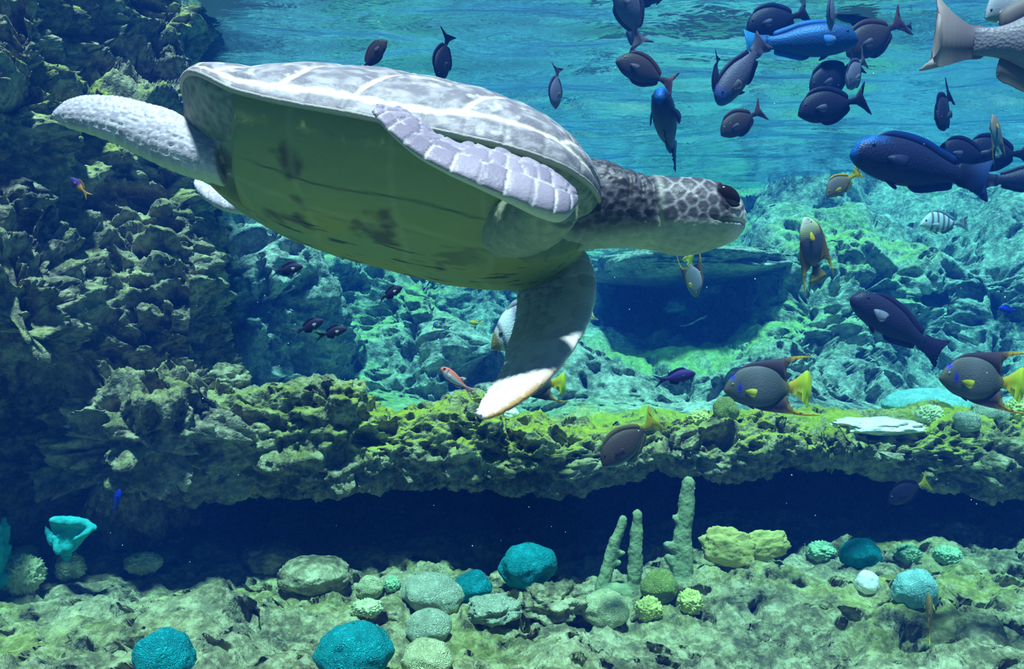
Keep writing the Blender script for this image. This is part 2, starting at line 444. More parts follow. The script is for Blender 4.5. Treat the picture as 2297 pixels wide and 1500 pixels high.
# --- the reef at the back of the tank
B = [  # px, then (py, depth) from the foot up to the top
    (330, [(960, 4.6), (900, 4.8), (840, 5.0), (740, 5.1), (620, 5.3), (520, 5.6), (430, 6.2), (340, 7.2), (200, 8.5)]),
    (470, [(960, 4.6), (900, 4.8), (840, 4.9), (740, 4.95), (620, 5.1), (510, 5.3), (420, 6.0), (340, 7.2), (200, 8.6)]),
    (580, [(960, 4.6), (905, 4.9), (850, 5.1), (740, 5.0), (620, 5.05), (520, 5.4), (430, 6.2), (350, 7.4), (200, 8.6)]),
    (680, [(960, 4.6), (905, 5.0), (860, 5.4), (760, 5.35), (650, 5.3), (560, 5.7), (450, 6.6), (360, 7.6), (200, 8.7)]),
    (790, [(960, 4.6), (910, 5.1), (875, 5.7), (800, 6.1), (690, 6.4), (600, 6.6), (480, 7.0), (380, 7.9), (200, 8.8)]),
    (900, [(960, 4.6), (915, 5.0), (880, 5.5), (800, 5.9), (690, 6.2), (600, 6.5), (500, 7.1), (400, 8.0), (200, 8.9)]),
    (990, [(960, 4.6), (915, 5.0), (870, 5.5), (790, 5.8), (690, 6.1), (610, 6.5), (520, 7.2), (420, 8.2), (200, 9.0)]),
    (1060, [(960, 4.6), (915, 5.1), (875, 5.7), (820, 6.4), (720, 7.0), (620, 7.4), (520, 7.8), (430, 8.5), (200, 9.2)]),
    (1170, [(960, 4.6), (915, 5.1), (870, 5.6), (815, 6.3), (720, 7.2), (620, 7.7), (520, 8.0), (440, 8.7), (200, 9.4)]),
    (1300, [(960, 4.6), (910, 5.0), (860, 5.4), (800, 6.0), (740, 7.4), (640, 8.0), (540, 8.0), (450, 8.8), (200, 9.6)]),
    (1420, [(960, 4.6), (905, 5.0), (850, 5.3), (800, 5.9), (750, 7.8), (650, 8.6), (560, 8.3), (450, 8.8), (200, 9.7)]),
    (1560, [(960, 4.6), (905, 4.9), (850, 5.2), (790, 5.7), (740, 7.8), (650, 8.6), (570, 8.3), (450, 8.9), (200, 9.8)]),
    (1680, [(960, 4.6), (905, 4.9), (850, 5.1), (780, 5.5), (720, 6.8), (650, 7.6), (570, 7.8), (450, 8.9), (200, 9.8)]),
    (1780, [(960, 4.6), (905, 4.9), (840, 5.1), (770, 5.4), (690, 5.8), (620, 6.3), (540, 6.9), (440, 8.2), (200, 9.8)]),
    (1880, [(960, 4.6), (900, 4.9), (840, 5.2), (770, 5.5), (690, 5.8), (610, 6.1), (530, 6.6), (440, 8.0), (200, 9.8)]),
    (1990, [(960, 4.6), (895, 5.1), (830, 5.6), (770, 5.9), (690, 6.0), (610, 6.1), (520, 6.7), (430, 8.0), (200, 9.8)]),
    (2100, [(960, 4.6), (890, 5.2), (830, 5.8), (770, 6.2), (690, 6.3), (610, 6.2), (510, 6.8), (420, 8.0), (200, 9.8)]),
    (2220, [(960, 4.6), (890, 5.1), (830, 5.6), (760, 5.9), (670, 6.0), (590, 6.1), (490, 6.8), (400, 7.9), (200, 9.8)]),
    (2400, [(960, 4.6), (890, 5.0), (830, 5.4), (760, 5.7), (660, 5.8), (570, 6.0), (470, 6.7), (380, 7.8), (200, 9.8)]),
    (2700, [(960, 4.6), (890, 4.9), (830, 5.2), (760, 5.5), (650, 5.6), (560, 5.8), (460, 6.5), (360, 7.6), (200, 9.8)])]
ctrl = np.array([[P(px, py, d) for (py, d) in row] for px, row in B])
def sandy(p):
    # smooth sand between the ledge and the reef
    return 0.15 + 0.85 * sstep(0.0, 0.16, p[:, 2] - (CZ - 0.47) + 0.12 * perlin(p * 1.7))
rock_sheet('wall_back', ctrl, 600, 380, BACKROCK, 0.34, 0.05, 0.018, 0.04, 0.62, seed=41.0, soft=sandy, holes=((90, 0.06, 0.20), (2600, 0.022, 0.065)),
           algae=lambda p, up, q: 0.75 * sstep(0.2, 0.8, up) * sstep(-0.1, 0.5, perlin(q * 1.1)),
           label='sloping reef of pale pitted rock at the back of the tank', cat='reef wall')
# ------------------------------------------------------------------ the sea turtle
T_K = 0.68                       # the turtle is drawn up 1.9 m long; the real one measures about 1.3 m and swims that much closer
T_C = P(886, 404.4, 1.979)
_r, _p, _y = -0.1443, 0.2025, 0.0076
T_R = (np.array(Matrix.Rotation(_y, 3, 'Z')) @ np.array(Matrix.Rotation(_p, 3, 'Y')) @ np.array(Matrix.Rotation(_r, 3, 'X')))
T_L, T_W, T_HD, T_HP, T_E, T_REAR = 0.508, 0.3857, 0.2225, 0.1997, 4.89, 0.0726

def vor2(uv, seeds):
    """F1, F2 and index of the nearest seed in the plane"""
    d1 = np.full(len(uv), 1e9); d2 = np.full(len(uv), 1e9); ix = np.zeros(len(uv), int)
    for k, s in enumerate(seeds):
        d = np.hypot(uv[:, 0] - s[0], uv[:, 1] - s[1])
        m = d < d1
        d2 = np.where(m, d1, np.minimum(d2, d)); ix = np.where(m, k, ix); d1 = np.where(m, d, d1)
    return d1, d2, ix

def shell_w(s):
    return T_W * np.clip(1 - np.abs(s) ** T_E, 0, 1) ** (1 / 2.2) * (1 - T_REAR * np.clip(-s, 0, 1))

def ring_loft(C, U, V, n=48, e=2.0):
    """closed tube through ellipses: centres C, half-axis vectors U and V (m,3)"""
    a = np.linspace(0, 2 * math.pi, n, endpoint=False)
    ca = np.sign(np.cos(a)) * np.abs(np.cos(a)) ** (2 / e); sa = np.sign(np.sin(a)) * np.abs(np.sin(a)) ** (2 / e)
    g = C[:, None] + U[:, None] * ca[None, :, None] + V[:, None] * sa[None, :, None]
    m = len(C)
    v = np.concatenate([g.reshape(-1, 3), C[:1], C[-1:]])
    f = [tuple(r) for r in grid_faces(m, n, False, True)]
    k = m * n
    f += [(j, (j + 1) % n, k) for j in range(n)] + [((m - 1) * n + (j + 1) % n, (m - 1) * n + j, k + 1) for j in range(n)]
    return v, f

def blade(lead, trail, thick, m=90, n=56):
    lead, trail, thick = catmull(lead, m), catmull(trail, m), catmull(thick, m)
    span = np.gradient(0.5 * (lead + trail), axis=0); ch = trail - lead
    nr = np.cross(span, ch); nr /= np.linalg.norm(nr, axis=1)[:, None] + 1e-9
    ph = np.linspace(0, 2 * math.pi, n, endpoint=False)
    c = 0.5 - 0.5 * np.cos(ph)
    prof = np.sign(np.sin(ph)) * (np.clip(c, 0, 1) ** 0.5) * (np.clip(1 - c, 0, 1) ** 0.75) * 1.75
    g = lead[:, None] + ch[:, None] * c[None, :, None] + nr[:, None] * (thick[:, None] * prof[None])[..., None]
    v = np.concatenate([g.reshape(-1, 3), [0.5 * (lead[0] + trail[0])], [0.5 * (lead[-1] + trail[-1])]])
    f = [tuple(r) for r in grid_faces(m, n, False, True)]
    k = m * n
    f += [(j, (j + 1) % n, k) for j in range(n)] + [((m - 1) * n + (j + 1) % n, (m - 1) * n + j, k + 1) for j in range(n)]
    uu = np.repeat(np.linspace(0, 1, m), n); cc = np.tile(c, m)
    uv = np.stack([np.concatenate([uu, [0, 1]]), np.concatenate([cc, [.5, .5]])], 1)
    return v, f, uv

def build_turtle():
    root = add('sea_turtle', None, label='large grey sea turtle with olive belly gliding through the water', cat='turtle', loc=Vector((0, 0, CZ)) + (Vector(T_C) - Vector((0, 0, CZ))) * T_K)
    root.scale = (T_K,) * 3
    root.empty_display_size = 0.2
    # ---------------- carapace
    ns, nl = 320, 230
    s = np.sin(np.linspace(-1, 1, ns) * math.pi / 2 * 0.999)[:, None]; l = np.sin(np.linspace(-1, 1, nl) * math.pi / 2)[None, :]
    w = shell_w(s)
    hh = np.clip(1 - np.abs(s) ** 2.4, 0, 1) ** 0.55 * (1 + 0.12 * s)
    z = T_HD * hh * np.clip(1 - np.abs(l) ** 2.0, 0, 1) ** 0.62
    rear = sstep(-0.35, -0.95, s)
    z = z * (1 - 0.45 * rear) + 0.034 * sstep(-0.55, -0.9, s) * sstep(0.2, 0.8, np.abs(l)) + 0.030 * rear
    x = T_L * s + 0 * l; y = w * l
    S = (s + 0 * l).ravel(); A = np.abs(l + 0 * s).ravel(); SG = np.sign(l + 0 * s).ravel()
    # scute plan: rim plates, four big side plates a side, five spine plates
    seam = np.full(S.shape, 9.0)
    rim_l = 0.975 - 0.05 * sstep(-0.1, 0.75, S) + 0.006 * np.sin(S * 9)
    seam = np.minimum(seam, np.abs(A - rim_l) * 0.62)
    mid_l = 0.40 + 0.035 * np.sin(S * 10.5)
    inner = A < rim_l
    seam = np.where(inner, np.minimum(seam, np.abs(A - mid_l) * 0.36), seam)
    for sx in (-0.70, -0.40, -0.10, 0.33, 0.74):
        dd = np.abs(S - (sx + 0.42 * (rim_l - A))) * T_L
        seam = np.where(inner & (A > mid_l), np.minimum(seam, dd), seam)
    for sx in (-0.78, -0.48, -0.08, 0.26, 0.66):
        seam = np.where(A <= mid_l, np.minimum(seam, np.abs(S - sx - 0.05 * np.cos(A * 8)) * T_L), seam)
    mseam = np.abs(((S * 6.2 + 0.3) % 1) - 0.5) / 6.2 * T_L
    seam2 = np.where(~inner, mseam, 9.0)
    p = np.stack([x, y, z], -1).reshape(-1, 3)
    nrm = grid_normals(p.reshape(ns, nl, 3)).reshape(-1, 3)
    wob = seam * (1 + 0.35 * perlin(p * 30)) + 0.004 * perlin(p * 45)
    line = 1 - sstep(0.002, 0.010, wob); line2 = 1 - sstep(0.002, 0.006, seam2)
    p = p + nrm * (0.006 * sstep(0.0, 0.03, seam) - 0.002 * line2 + 0.0025 * fbm(p * 14, 3))[:, None]
    mott = fbm(p * np.array([26, 26, 40]), 4)
    grey = np.array([0.44, 0.40, 0.46]); dark = np.array([0.22, 0.20, 0.25]); pale = np.array([0.72, 0.66, 0.68]); cream = np.array([0.95, 0.86, 0.72])
    m1 = sstep(-0.4, 0.6, mott)[:, None]
    col = dark * (1 - m1) + grey * m1
    m2 = sstep(0.25, 0.8, fbm(p * 38 + 5, 3) + 0.5 * perlin(p * 6))[:, None]
    col = col * (1 - 0.8 * m2) + pale * 0.8 * m2
    lw = (0.92 * line + 0.06 * line2)[:, None]; lw = np.clip(lw, 0, 1)
    col = col * (1 - lw) + cream * lw
    verts = [p]; cols = [col]; faces = [grid_faces(ns, nl)]
    # turned-under rim on both sides
    ring = np.concatenate([p.reshape(ns, nl, 3)[:, 0], p.reshape(ns, nl, 3)[::-1, -1]])
    cen = ring * np.array([1, 0, 1])
    inw = cen - ring; inw = inw / (np.linalg.norm(inw, axis=1)[:, None] + 1e-6)
    rows = [ring + np.array([0, 0, -0.002]) + inw * -0.003, ring + np.array([0, 0, -0.007]) + inw * -0.001, ring + np.array([0, 0, -0.010]) + inw * 0.008,
            ring + np.array([0, 0, -0.006]) + inw * 0.05, ring + np.array([0, 0, -0.002]) + inw * 0.10]
    m = len(ring); base = len(p)
    allr = np.concatenate([ring[None], np.stack(rows)])
    verts.append(allr.reshape(-1, 3)); fr = grid_faces(len(allr), m, False, True)[:, ::-1] + base
    faces.append(fr)
    rc = np.repeat(np.array([[0.48, 0.45, 0.44]] * 3 + [[0.34, 0.35, 0.26]] * 3), m, 0)
    cols.append(rc)
    V = np.concatenate(verts) @ T_R.T; Fc = np.concatenate(faces); Cc = np.concatenate(cols)
    wm = N('carapace_shell'); n3 = wm.noise(wm.coord(), 90, 3)
    mat = wm.principled(wm.attr('Col', 'Color'), 0.55, wm.bump(n3, 0.35, 0.004), 0.35)
    add('carapace', mesh_np('carapace', V, Fc, True, {'Col': Cc}), mat, root, label='grey mottled carapace with cream seams between its plates')
    # ---------------- plastron with bridges, recessed where the limbs come out
    ns, nl = 270, 190
    s = np.sin(np.linspace(-0.985, 0.97, ns) * math.pi / 2)[:, None]; l = np.sin(np.linspace(-1, 1, nl) * math.pi / 2)[None, :]
    w = shell_w(s) * 0.985
    zp = -T_HP * np.clip(1 - np.abs(s) ** 3, 0, 1) ** 0.5 * np.clip(1 - np.abs(l) ** 3.2, 0, 1) ** 0.6 * (1 + 0.134 * s)
    S = s + 0 * l; A = np.abs(l) + 0 * s
    # limb pockets: outline of the hard belly plate
    s_edge = -0.56 - 0.09 * (1 - A)
    wf = 1.05 - 0.60 * sstep(0.50, 0.72, S)
    edge = wf
    rec = np.maximum(sstep(-0.01, 0.05, A - edge), sstep(0.0, 0.035, s_edge - S) * sstep(0.20, 0.27, A))
    zp = zp * (1 - 0.5 * rec) - 0.008 * np.exp(-((A - edge) / 0.03) ** 2) * (edge < 1.0)
    zp = zp + (0.034 * sstep(-0.55, -0.9, s) + 0.030 * sstep(-0.35, -0.95, s)) * sstep(0.45, 1.0, A)
    p = np.stack([T_L * S, w * l, zp], -1).reshape(-1, 3)
    S, A, rec = S.ravel(), A.ravel(), rec.ravel()
    sl = (l + 0 * s).ravel()
    olive = np.array([0.27, 0.32, 0.12]); yel = np.array([0.36, 0.33, 0.05]); brown = np.array([0.09, 0.065, 0.03]); pl = np.array([0.45, 0.50, 0.30]); skin = np.array([0.30, 0.34, 0.26])
    col = np.repeat(olive[None], len(p), 0)
    k = sstep(-0.1, 0.5, perlin(p * 5.5 + 3))[:, None] * sstep(0.9, 0.4, A)[:, None]; col = col * (1 - 0.7 * k) + yel * 0.7 * k
    k = (sstep(0.15, 0.6, fbm(p * np.array([9, 9, 9]) + 8, 4) - 0.8 * np.abs(A - 0.45) + 0.12) * sstep(0.75, 0.3, np.abs(S + 0.1)))[:, None]
    col = col * (1 - 0.85 * k) + brown * 0.85 * k
    seam = np.minimum.reduce([np.abs(S - a - 0.05 * np.sin(A * 4)) * T_L for a in (-0.62, -0.3, 0.12, 0.5)])
    seam = np.minimum(seam, np.abs(A - 0.62 - 0.03 * np.sin(S * 9)) * 0.35)
    k = (0.22 * (1 - sstep(0.002, 0.012, seam)) * (1 - rec))[:, None]; col = col * (1 - k) + pl * k
    k = ((1 - sstep(0.0, 0.0035, np.abs(A - 0.80 - 0.012 * np.sin(S * 7)) * 0.35)) * sstep(0.6, 0.4, np.abs(S)))[:, None]; col = col * (1 - 0.7 * k) + np.array([0.025, 0.03, 0.03]) * 0.7 * k
    st = sstep(0.55, 0.75, fbm(p * np.array([7, 40, 40]) + 2, 3) + 0.1)[:, None] * sstep(0.7, 0.3, A)[:, None]; col = col * (1 - 0.85 * st) + np.array([0.014, 0.014, 0.010]) * 0.85 * st
    k = rec[:, None]; sk = skin * (0.8 + 0.5 * perlin(p * 60)[:, None]); col = col * (1 - k) + sk * k
    p = p + np.array([0, 0, 1.0]) * (0.004 * fbm(p * 9, 3))[:, None]
    wm = N('plastron_shell'); n3 = wm.noise(wm.coord(), 60, 4)
    mat = wm.principled(wm.attr('Col', 'Color'), 0.6, wm.bump(n3, 0.3, 0.004), 0.25)
    add('plastron', mesh_np('plastron', p @ T_R.T, grid_faces(ns, nl)[:, ::-1], True, {'Col': col}), mat, root, label='olive green belly plate with brown blotches')

    # ---------------- skin: head, neck, shoulders and flippers as one surface
    V, Fs, PID, UV = [], [], [], []
    def put(v, f, pid, uv=None):
        off = sum(len(a) for a in V)
        V.append(v); Fs.extend([tuple(i + off for i in q) for q in f])
        PID.append(np.full(len(v), pid)); UV.append(np.zeros((len(v), 2)) if uv is None else uv)
    # head and neck: px, top, bottom, half width, depth
    H = [(1120, 400, 560, .17, 1.96), (1200, 372, 585, .17, 1.95), (1265, 352, 580, .15, 1.945), (1310, 358, 562, .132, 1.94), (1355, 362, 557, .122, 1.935), (1395, 378, 556, .112, 1.93),
         (1430, 388, 557, .105, 1.925), (1465, 395, 562, .104, 1.92), (1500, 399, 570, .106, 1.915), (1535, 399, 574, .105, 1.91), (1570, 402, 569, .098, 1.905), (1600, 410, 560, .087, 1.90),
         (1625, 421, 551, .074, 1.90), (1645, 436, 541, .060, 1.90), (1660, 456, 527, .043, 1.90), (1668, 473, 514, .026, 1.90), (1671, 484, 506, .012, 1.90)]
    C = np.array([P(a, 0.5 * (t + b), d) for a, t, b, hw, d in H]); hz = np.array([(b - t) / 2 / F * d for a, t, b, hw, d in H]); hw = np.array([h[3] for h in H])
    C, hz, hw = catmull(C, 120), catmull(hz, 120), catmull(hw, 120)
    v, f = ring_loft(C, np.stack([0 * hz, 0 * hz, hz], 1), np.stack([0 * hw, hw, 0 * hw], 1), 64, 2.25)
    put(v, f, 1)
    # near front flipper, folded back along the body
    ld = [(1283, 478, 1.545), (1262, 494, 1.50), (1215, 482, 1.47), (1150, 452, 1.45), (1080, 420, 1.445), (1005, 386, 1.44), (935, 347, 1.44), (880, 303, 1.44), (847, 268, 1.445), (835, 250, 1.45)]
    tl = [(1268, 415, 1.60), (1240, 388, 1.59), (1205, 366, 1.585), (1160, 350, 1.58), (1105, 333, 1.575), (1040, 322, 1.57), (985, 305, 1.56), (945, 268, 1.545), (900, 244, 1.52), (852, 238, 1.48)]
    th = np.array([.030, .036, .036, .032, .027, .022, .018, .014, .011, .006])
    ldp = np.array([P(*a) for a in ld]); tlp = np.array([P(*a) for a in tl])
    v, f, uv = blade(ldp, tlp, th)
    # scalloped trailing edge
    sc = sstep(0.75, 1.0, uv[:, 1]) * (np.abs(np.sin(uv[:, 0] * 26 + 0.6)) - 0.6) * (0.4 + 0.6 * sstep(0.25, 0.4, uv[:, 0]))
    v = v + sc[:, None] * np.array([-0.010, 0.004, 0.014])
    put(v, f, 2, uv)
    # shoulder of the near flipper
    C = np.array([P(1262, 466, 1.56), P(1212, 486, 1.62), P(1150, 496, 1.73), P(1090, 490, 1.87), P(1040, 470, 1.98)]); r = np.array([.044, .070, .085, .085, .07])
    C, r = catmull(C, 24), catmull(r, 24)
    v, f = ring_loft(C, np.stack([0 * r, 0 * r, r * 0.95], 1), np.stack([r * 0.8, r * 0.5, 0 * r], 1), 40); put(v, f, 4)
    # far front flipper, hanging down
    ld = [(1290, 540, 2.18), (1322, 580, 2.12), (1336, 640, 2.05), (1325, 705, 1.93), (1296, 765, 1.75), (1250, 828, 1.58), (1195, 880, 1.46), (1130, 922, 1.38), (1090, 938, 1.35)]
    tl = [(1165, 545, 2.22), (1160, 620, 2.20), (1158, 680, 2.14), (1150, 735, 2.02), (1134, 785, 1.84), (1126, 825, 1.68), (1100, 865, 1.55), (1078, 900, 1.45), (1066, 928, 1.38)]
    th = np.array([.05, .045, .038, .032, .026, .020, .015, .011, .006])
    v, f, uv = blade(np.array([P(*a) for a in ld]), np.array([P(*a) for a in tl]), th)
    put(v, f, 3, uv)
    C = np.array([P(1250, 560, 2.16), P(1190, 540, 2.12), P(1100, 500, 2.08)]); r = np.array([.07, .10, .11]); C, r = catmull(C, 16), catmull(r, 16)
    v, f = ring_loft(C, np.stack([0 * r, 0 * r, r * 0.8], 1), np.stack([0 * r, r, 0 * r], 1), 40); put(v, f, 4)
    # near hind flipper trailing behind the shell: lower edge leads
    ld = [(500, 415, 1.80), (440, 400, 1.80), (380, 380, 1.80), (320, 352, 1.80), (260, 322, 1.80), (200, 300, 1.81), (150, 285, 1.82), (118, 264, 1.83)]
    tl = [(490, 300, 1.82), (430, 272, 1.82), (385, 246, 1.82), (330, 230, 1.82), (270, 216, 1.82), (205, 212, 1.82), (155, 222, 1.82), (122, 246, 1.82)]
    th = np.array([.060, .058, .052, .046, .042, .034, .024, .010])
    v, f, uv = blade(np.array([P(*a) for a in ld]), np.array([P(*a) for a in tl]), th)
    put(v, f, 5, uv)
    # far hind flipper and tail, mostly hidden
    ld = [(560, 480, 2.2), (500, 468, 2.2), (455, 440, 2.22), (436, 412, 2.25)]; tl = [(540, 420, 2.28), (490, 410, 2.28), (450, 405, 2.29), (436, 402, 2.29)]
    v, f, uv = blade(np.array([P(*a) for a in ld]), np.array([P(*a) for a in tl]), np.array([.03, .025, .018, .006]), 40, 32)
    put(v, f, 6, uv)
    C = np.array([P(560, 380, 2.0), P(480, 375, 2.0), P(430, 372, 2.0), P(405, 372, 2.0)]); r = np.array([.08, .05, .025, .006]); C, r = catmull(C, 16), catmull(r, 16)
    v, f = ring_loft(C, np.stack([0 * r, 0 * r, r], 1), np.stack([0 * r, r, 0 * r], 1), 32); put(v, f, 7)
    # body core inside the shell that joins them
    C = np.array([T_C + T_R @ np.array([a, 0, -0.03]) for a in (-0.44, -0.38, -0.2, 0.1, 0.3, 0.42)]); r1 = np.array([.10, .2, .30, .30, .28, .16]); r2 = np.array([.04, .07, .10, .11, .10, .07])
    C, r1, r2 = catmull(C, 30), catmull(r1, 30), catmull(r2, 30)
    v, f = ring_loft(C, r2[:, None] * T_R[:, 2], r1[:, None] * T_R[:, 1], 48); put(v, f, 8)

    src = np.concatenate(V); pid = np.concatenate(PID); uva = np.concatenate(UV)
    tmp = mesh_np('skin_source', src, Fs)
    ob = bpy.data.objects.new('skin_source', tmp); coll.objects.link(ob)
    rm = ob.modifiers.new('r', 'REMESH'); rm.mode = 'VOXEL'; rm.voxel_size = 0.0034
    sm = ob.modifiers.new('s', 'SMOOTH'); sm.iterations = 4; sm.factor = 0.5
    dg = bpy.context.evaluated_depsgraph_get()
    me = bpy.data.meshes.new_from_object(ob.evaluated_get(dg))
    bpy.data.objects.remove(ob); bpy.data.meshes.remove(tmp)
    n = len(me.vertices)
    co = np.empty(n * 3, np.float32); me.vertices.foreach_get('co', co); co = co.reshape(-1, 3).astype(float)
    no = np.empty(n * 3, np.float32); me.vertices.foreach_get('normal', no); no = no.reshape(-1, 3).astype(float)
    kd = KDTree(len(src))
    for i, q in enumerate(src): kd.insert(q, i)
    kd.balance()
    idx = np.array([kd.find(q)[1] for q in co])
    pi, uv = pid[idx], uva[idx]
    px = co[:, 0] / 1.91 * F + 1148.5; py = 750 - (co[:, 2] - CZ) / 1.91 * F     # head plan, in the same units as its outline
    near = no[:, 1] < 0.25
    col = np.zeros((n, 3)); disp = np.zeros(n)
    rr = np.random.RandomState(5)
    loc = (co - T_C) @ T_R
    # general skin: pale below, grey above, tiny scales
    d, rid = cells(co * 62.0)
    fine = sstep(0.25, 0.6, d)
    below = sstep(0.25, -0.35, no[:, 2])
    skin_lo = np.array([0.52, 0.55, 0.44]); skin_up = np.array([0.36, 0.34, 0.40])
    base = skin_lo * below[:, None] + skin_up * (1 - below[:, None])
    base = base * (0.9 + 0.25 * (rid[:, None] - 0.5))
    col[:] = base; disp[:] = -0.0014 * fine
    # flippers
    def plates(sel, nu, rows, pale, dark, depth, seamw, lead_w=0.28):
        u, c = uv[sel, 0], uv[sel, 1]
        seeds = []
        for j in range(nu):
            seeds.append(((j + 0.5) / nu * 3.0 + rr.uniform(-.03, .03), lead_w * 0.4))
        for r in range(1, rows + 1):
            k = int(nu * (1.15 + 0.25 * r))
            for j in range(k):
                seeds.append(((j + rr.rand()) / k * 3.0, lead_w + (1 - lead_w) * (r - 0.5 + rr.uniform(-.25, .25)) / rows))
        d1, d2, ix = vor2(np.stack([u * 3.0, c * 0.95], 1), seeds)
        e = d2 - d1
        ln = 1 - sstep(seamw * 0.4, seamw, e)
        tone = np.array([rr.rand() for _ in seeds])[ix]
        cc = dark[None] + (pale - dark)[None] * (0.35 + 0.45 * tone)[:, None]
        seamc = np.array([0.86, 0.82, 0.86])
        cc = cc * (1 - (0.7 - 0.45 * sstep(0.25, 0.5, c))[:, None] * ln[:, None]) + seamc * (0.7 - 0.45 * sstep(0.25, 0.5, c))[:, None] * ln[:, None]
        return cc, depth * (sstep(0, 0.09, e) - 0.6 * ln)
    up = lambda a, lo=-0.3, hi=0.05: sstep(lo, hi, no[a, 2])[:, None]
    s2 = np.where(pi == 2)[0]
    cc, dd = plates(s2, 11, 2, np.array([0.46, 0.39, 0.52]), np.array([0.15, 0.12, 0.20]), 0.0022, 0.03, 0.42)
    k = up(s2, -0.45, -0.1); col[s2] = cc * k + skin_lo * (1 - k); disp[s2] = dd * k[:, 0]
    s3 = np.where(pi == 3)[0]
    cc, dd = plates(s3, 14, 6, np.array([0.98, 0.95, 0.96]), np.array([0.40, 0.36, 0.34]), 0.002, 0.03, 0.2)
    edge = sstep(0.12, 0.02, uv[s3, 1])[:, None] * sstep(0.5, 0.8, uv[s3, 0])[:, None]
    cc = cc * (1 - edge) + np.array([0.55, 0.30, 0.12]) * edge
    col[s3] = cc; disp[s3] = dd
    s4 = np.where((pi == 4) | (pi == 8))[0]; col[s4] = np.array([0.34, 0.38, 0.25]) * (0.85 + 0.3 * (rid[s4, None] - 0.5))
    s5 = np.where((pi == 5) | (pi == 6))[0]
    cc, dd = plates(s5, 16, 6, np.array([0.70, 0.64, 0.76]), np.array([0.26, 0.22, 0.32]), 0.0015, 0.022, 0.2)
    k = up(s5, -0.75, -0.45); col[s5] = cc * k + skin_lo * (1 - k); disp[s5] = dd
    # head and neck
    h = np.where(pi == 1)[0]
    hx, hy = px[h], py[h]
    fade_y = hy - (500 + 10 * np.sin(hx * 0.03))
    seeds = [(1475, 420), (1500, 402), (1505, 445), (1530, 425), (1530, 463), (1553, 405), (1552, 448), (1556, 478), (1575, 430), (1578, 462), (1577, 490), (1598, 448), (1600, 474), (1600, 418),
             (1534, 492), (1554, 504), (1510, 478), (1482, 460), (1490, 488), (1598, 398), (1630, 405), (1640, 482), (1662, 470), (1610, 500), (1580, 395), (1540, 390), (1650, 440), (1520, 512)]
    d1, d2, ix = vor2(np.stack([hx, hy], 1), seeds)
    ln = 1 - sstep(2.0, 7.5, d2 - d1)
    zone = sstep(1462, 1480, hx) * sstep(1640, 1605, hx) * sstep(516, 498, hy)
    darkp = np.array([0.070, 0.062, 0.082]); palep = np.array([0.32, 0.30, 0.35]); chin = np.array([0.46, 0.50, 0.40])
    pc = np.repeat(darkp[None], len(h), 0)
    pc = pc * (1 - 0.9 * ln[:, None]) + palep * 0.9 * ln[:, None]
    hc = col[h].copy()
    # neck: dark sides with a net of pale creases
    d, rid = cells(co[h] * np.array([55.0, 55.0, 70.0])); cre = sstep(0.45, 0.75, d)
    nz = sstep(1240, 1290, hx) * sstep(1475, 1455, hx) * sstep(560, 505, hy + 0.12 * (hx - 1350))
    nc = np.array([0.035, 0.03, 0.045])[None] * (1 - cre[:, None]) + np.array([0.13, 0.12, 0.145])[None] * cre[:, None]
    hc = hc * (1 - nz[:, None]) + nc * nz[:, None]
    top = sstep(425, 390, hy) * sstep(1470, 1440, hx)
    ch = sstep(1455, 1480, hx)
    jaw = np.array([0.42, 0.45, 0.38])[None] * (0.88 + 0.2 * perlin(co[h] * 70)[:, None])
    beak = sstep(1600, 1650, hx)[:, None]; jaw = jaw * (1 - beak) + np.array([0.62, 0.58, 0.62]) * beak
    hc = hc * (1 - ch[:, None]) + jaw * ch[:, None]
    hc = hc * (1 - zone[:, None]) + pc * zone[:, None]
    # fold lines between neck and head
    for fx, sl, wd, dp in ((1446, 0.20, 7, 0.006), (1424, 0.15, 5, 0.004), (1398, 0.10, 6, 0.004)):
        fd = np.abs(hx - (fx + sl * (hy - 400) + 4 * np.sin(hy * 0.05))); k = np.exp(-(fd / wd) ** 2) * sstep(560, 500, hy)
        disp[h] -= 1.3 * dp * k
    disp[h] += 0.008 * np.exp(-((hx - 1385) / 14) ** 2 - ((hy - 415) / 22) ** 2) + 0.006 * np.exp(-((hx - 1410) / 10) ** 2 - ((hy - 420) / 25) ** 2)
    disp[h] += -0.004 * (1 - sstep(0.2, 0.5, d)) * 0.3 * nz - 0.003 * top * cre
    # mouth line
    my = 497 + 0.14 * (hx - 1560) + 3 * np.sin((hx - 1560) * 0.05)
    k = np.exp(-((hy - my) / 2.6) ** 2) * sstep(1560, 1590, hx) * sstep(1668, 1655, hx)
    disp[h] -= 0.006 * k
    # nostril and eye socket
    k = np.exp(-((hx - 1666) / 4) ** 2 - ((hy - 472) / 4) ** 2); disp[h] -= 0.005 * k
    ex, ey = hx - 1619, hy - 450
    rx = ex * math.cos(0.7) + ey * math.sin(0.7); ry = -ex * math.sin(0.7) + ey * math.cos(0.7)
    er = np.hypot(rx / 36, ry / 25)
    lid = np.exp(-((er - 1.0) / 0.16) ** 2); soc = 1 - sstep(0.7, 1.0, er)
    disp[h] += 0.003 * lid - 0.010 * soc
    hc = hc * (1 - soc[:, None]) + np.array([0.03, 0.02, 0.02]) * soc[:, None]
    hc = hc * (1 - 0.85 * lid[:, None]) + np.array([0.055, 0.045, 0.06]) * 0.85 * lid[:, None]
    col[h] = hc
    co2 = co + no * disp[:, None] - T_C
    me.vertices.foreach_set('co', co2.astype(np.float32).ravel())
    me.polygons.foreach_set('use_smooth', np.ones(len(me.polygons), bool))
    a = me.attributes.new('Col', 'FLOAT_COLOR', 'POINT'); a.data.foreach_set('color', np.concatenate([np.clip(col, 0, 1), np.ones((n, 1))], 1).astype(np.float32).ravel())
    me.update()
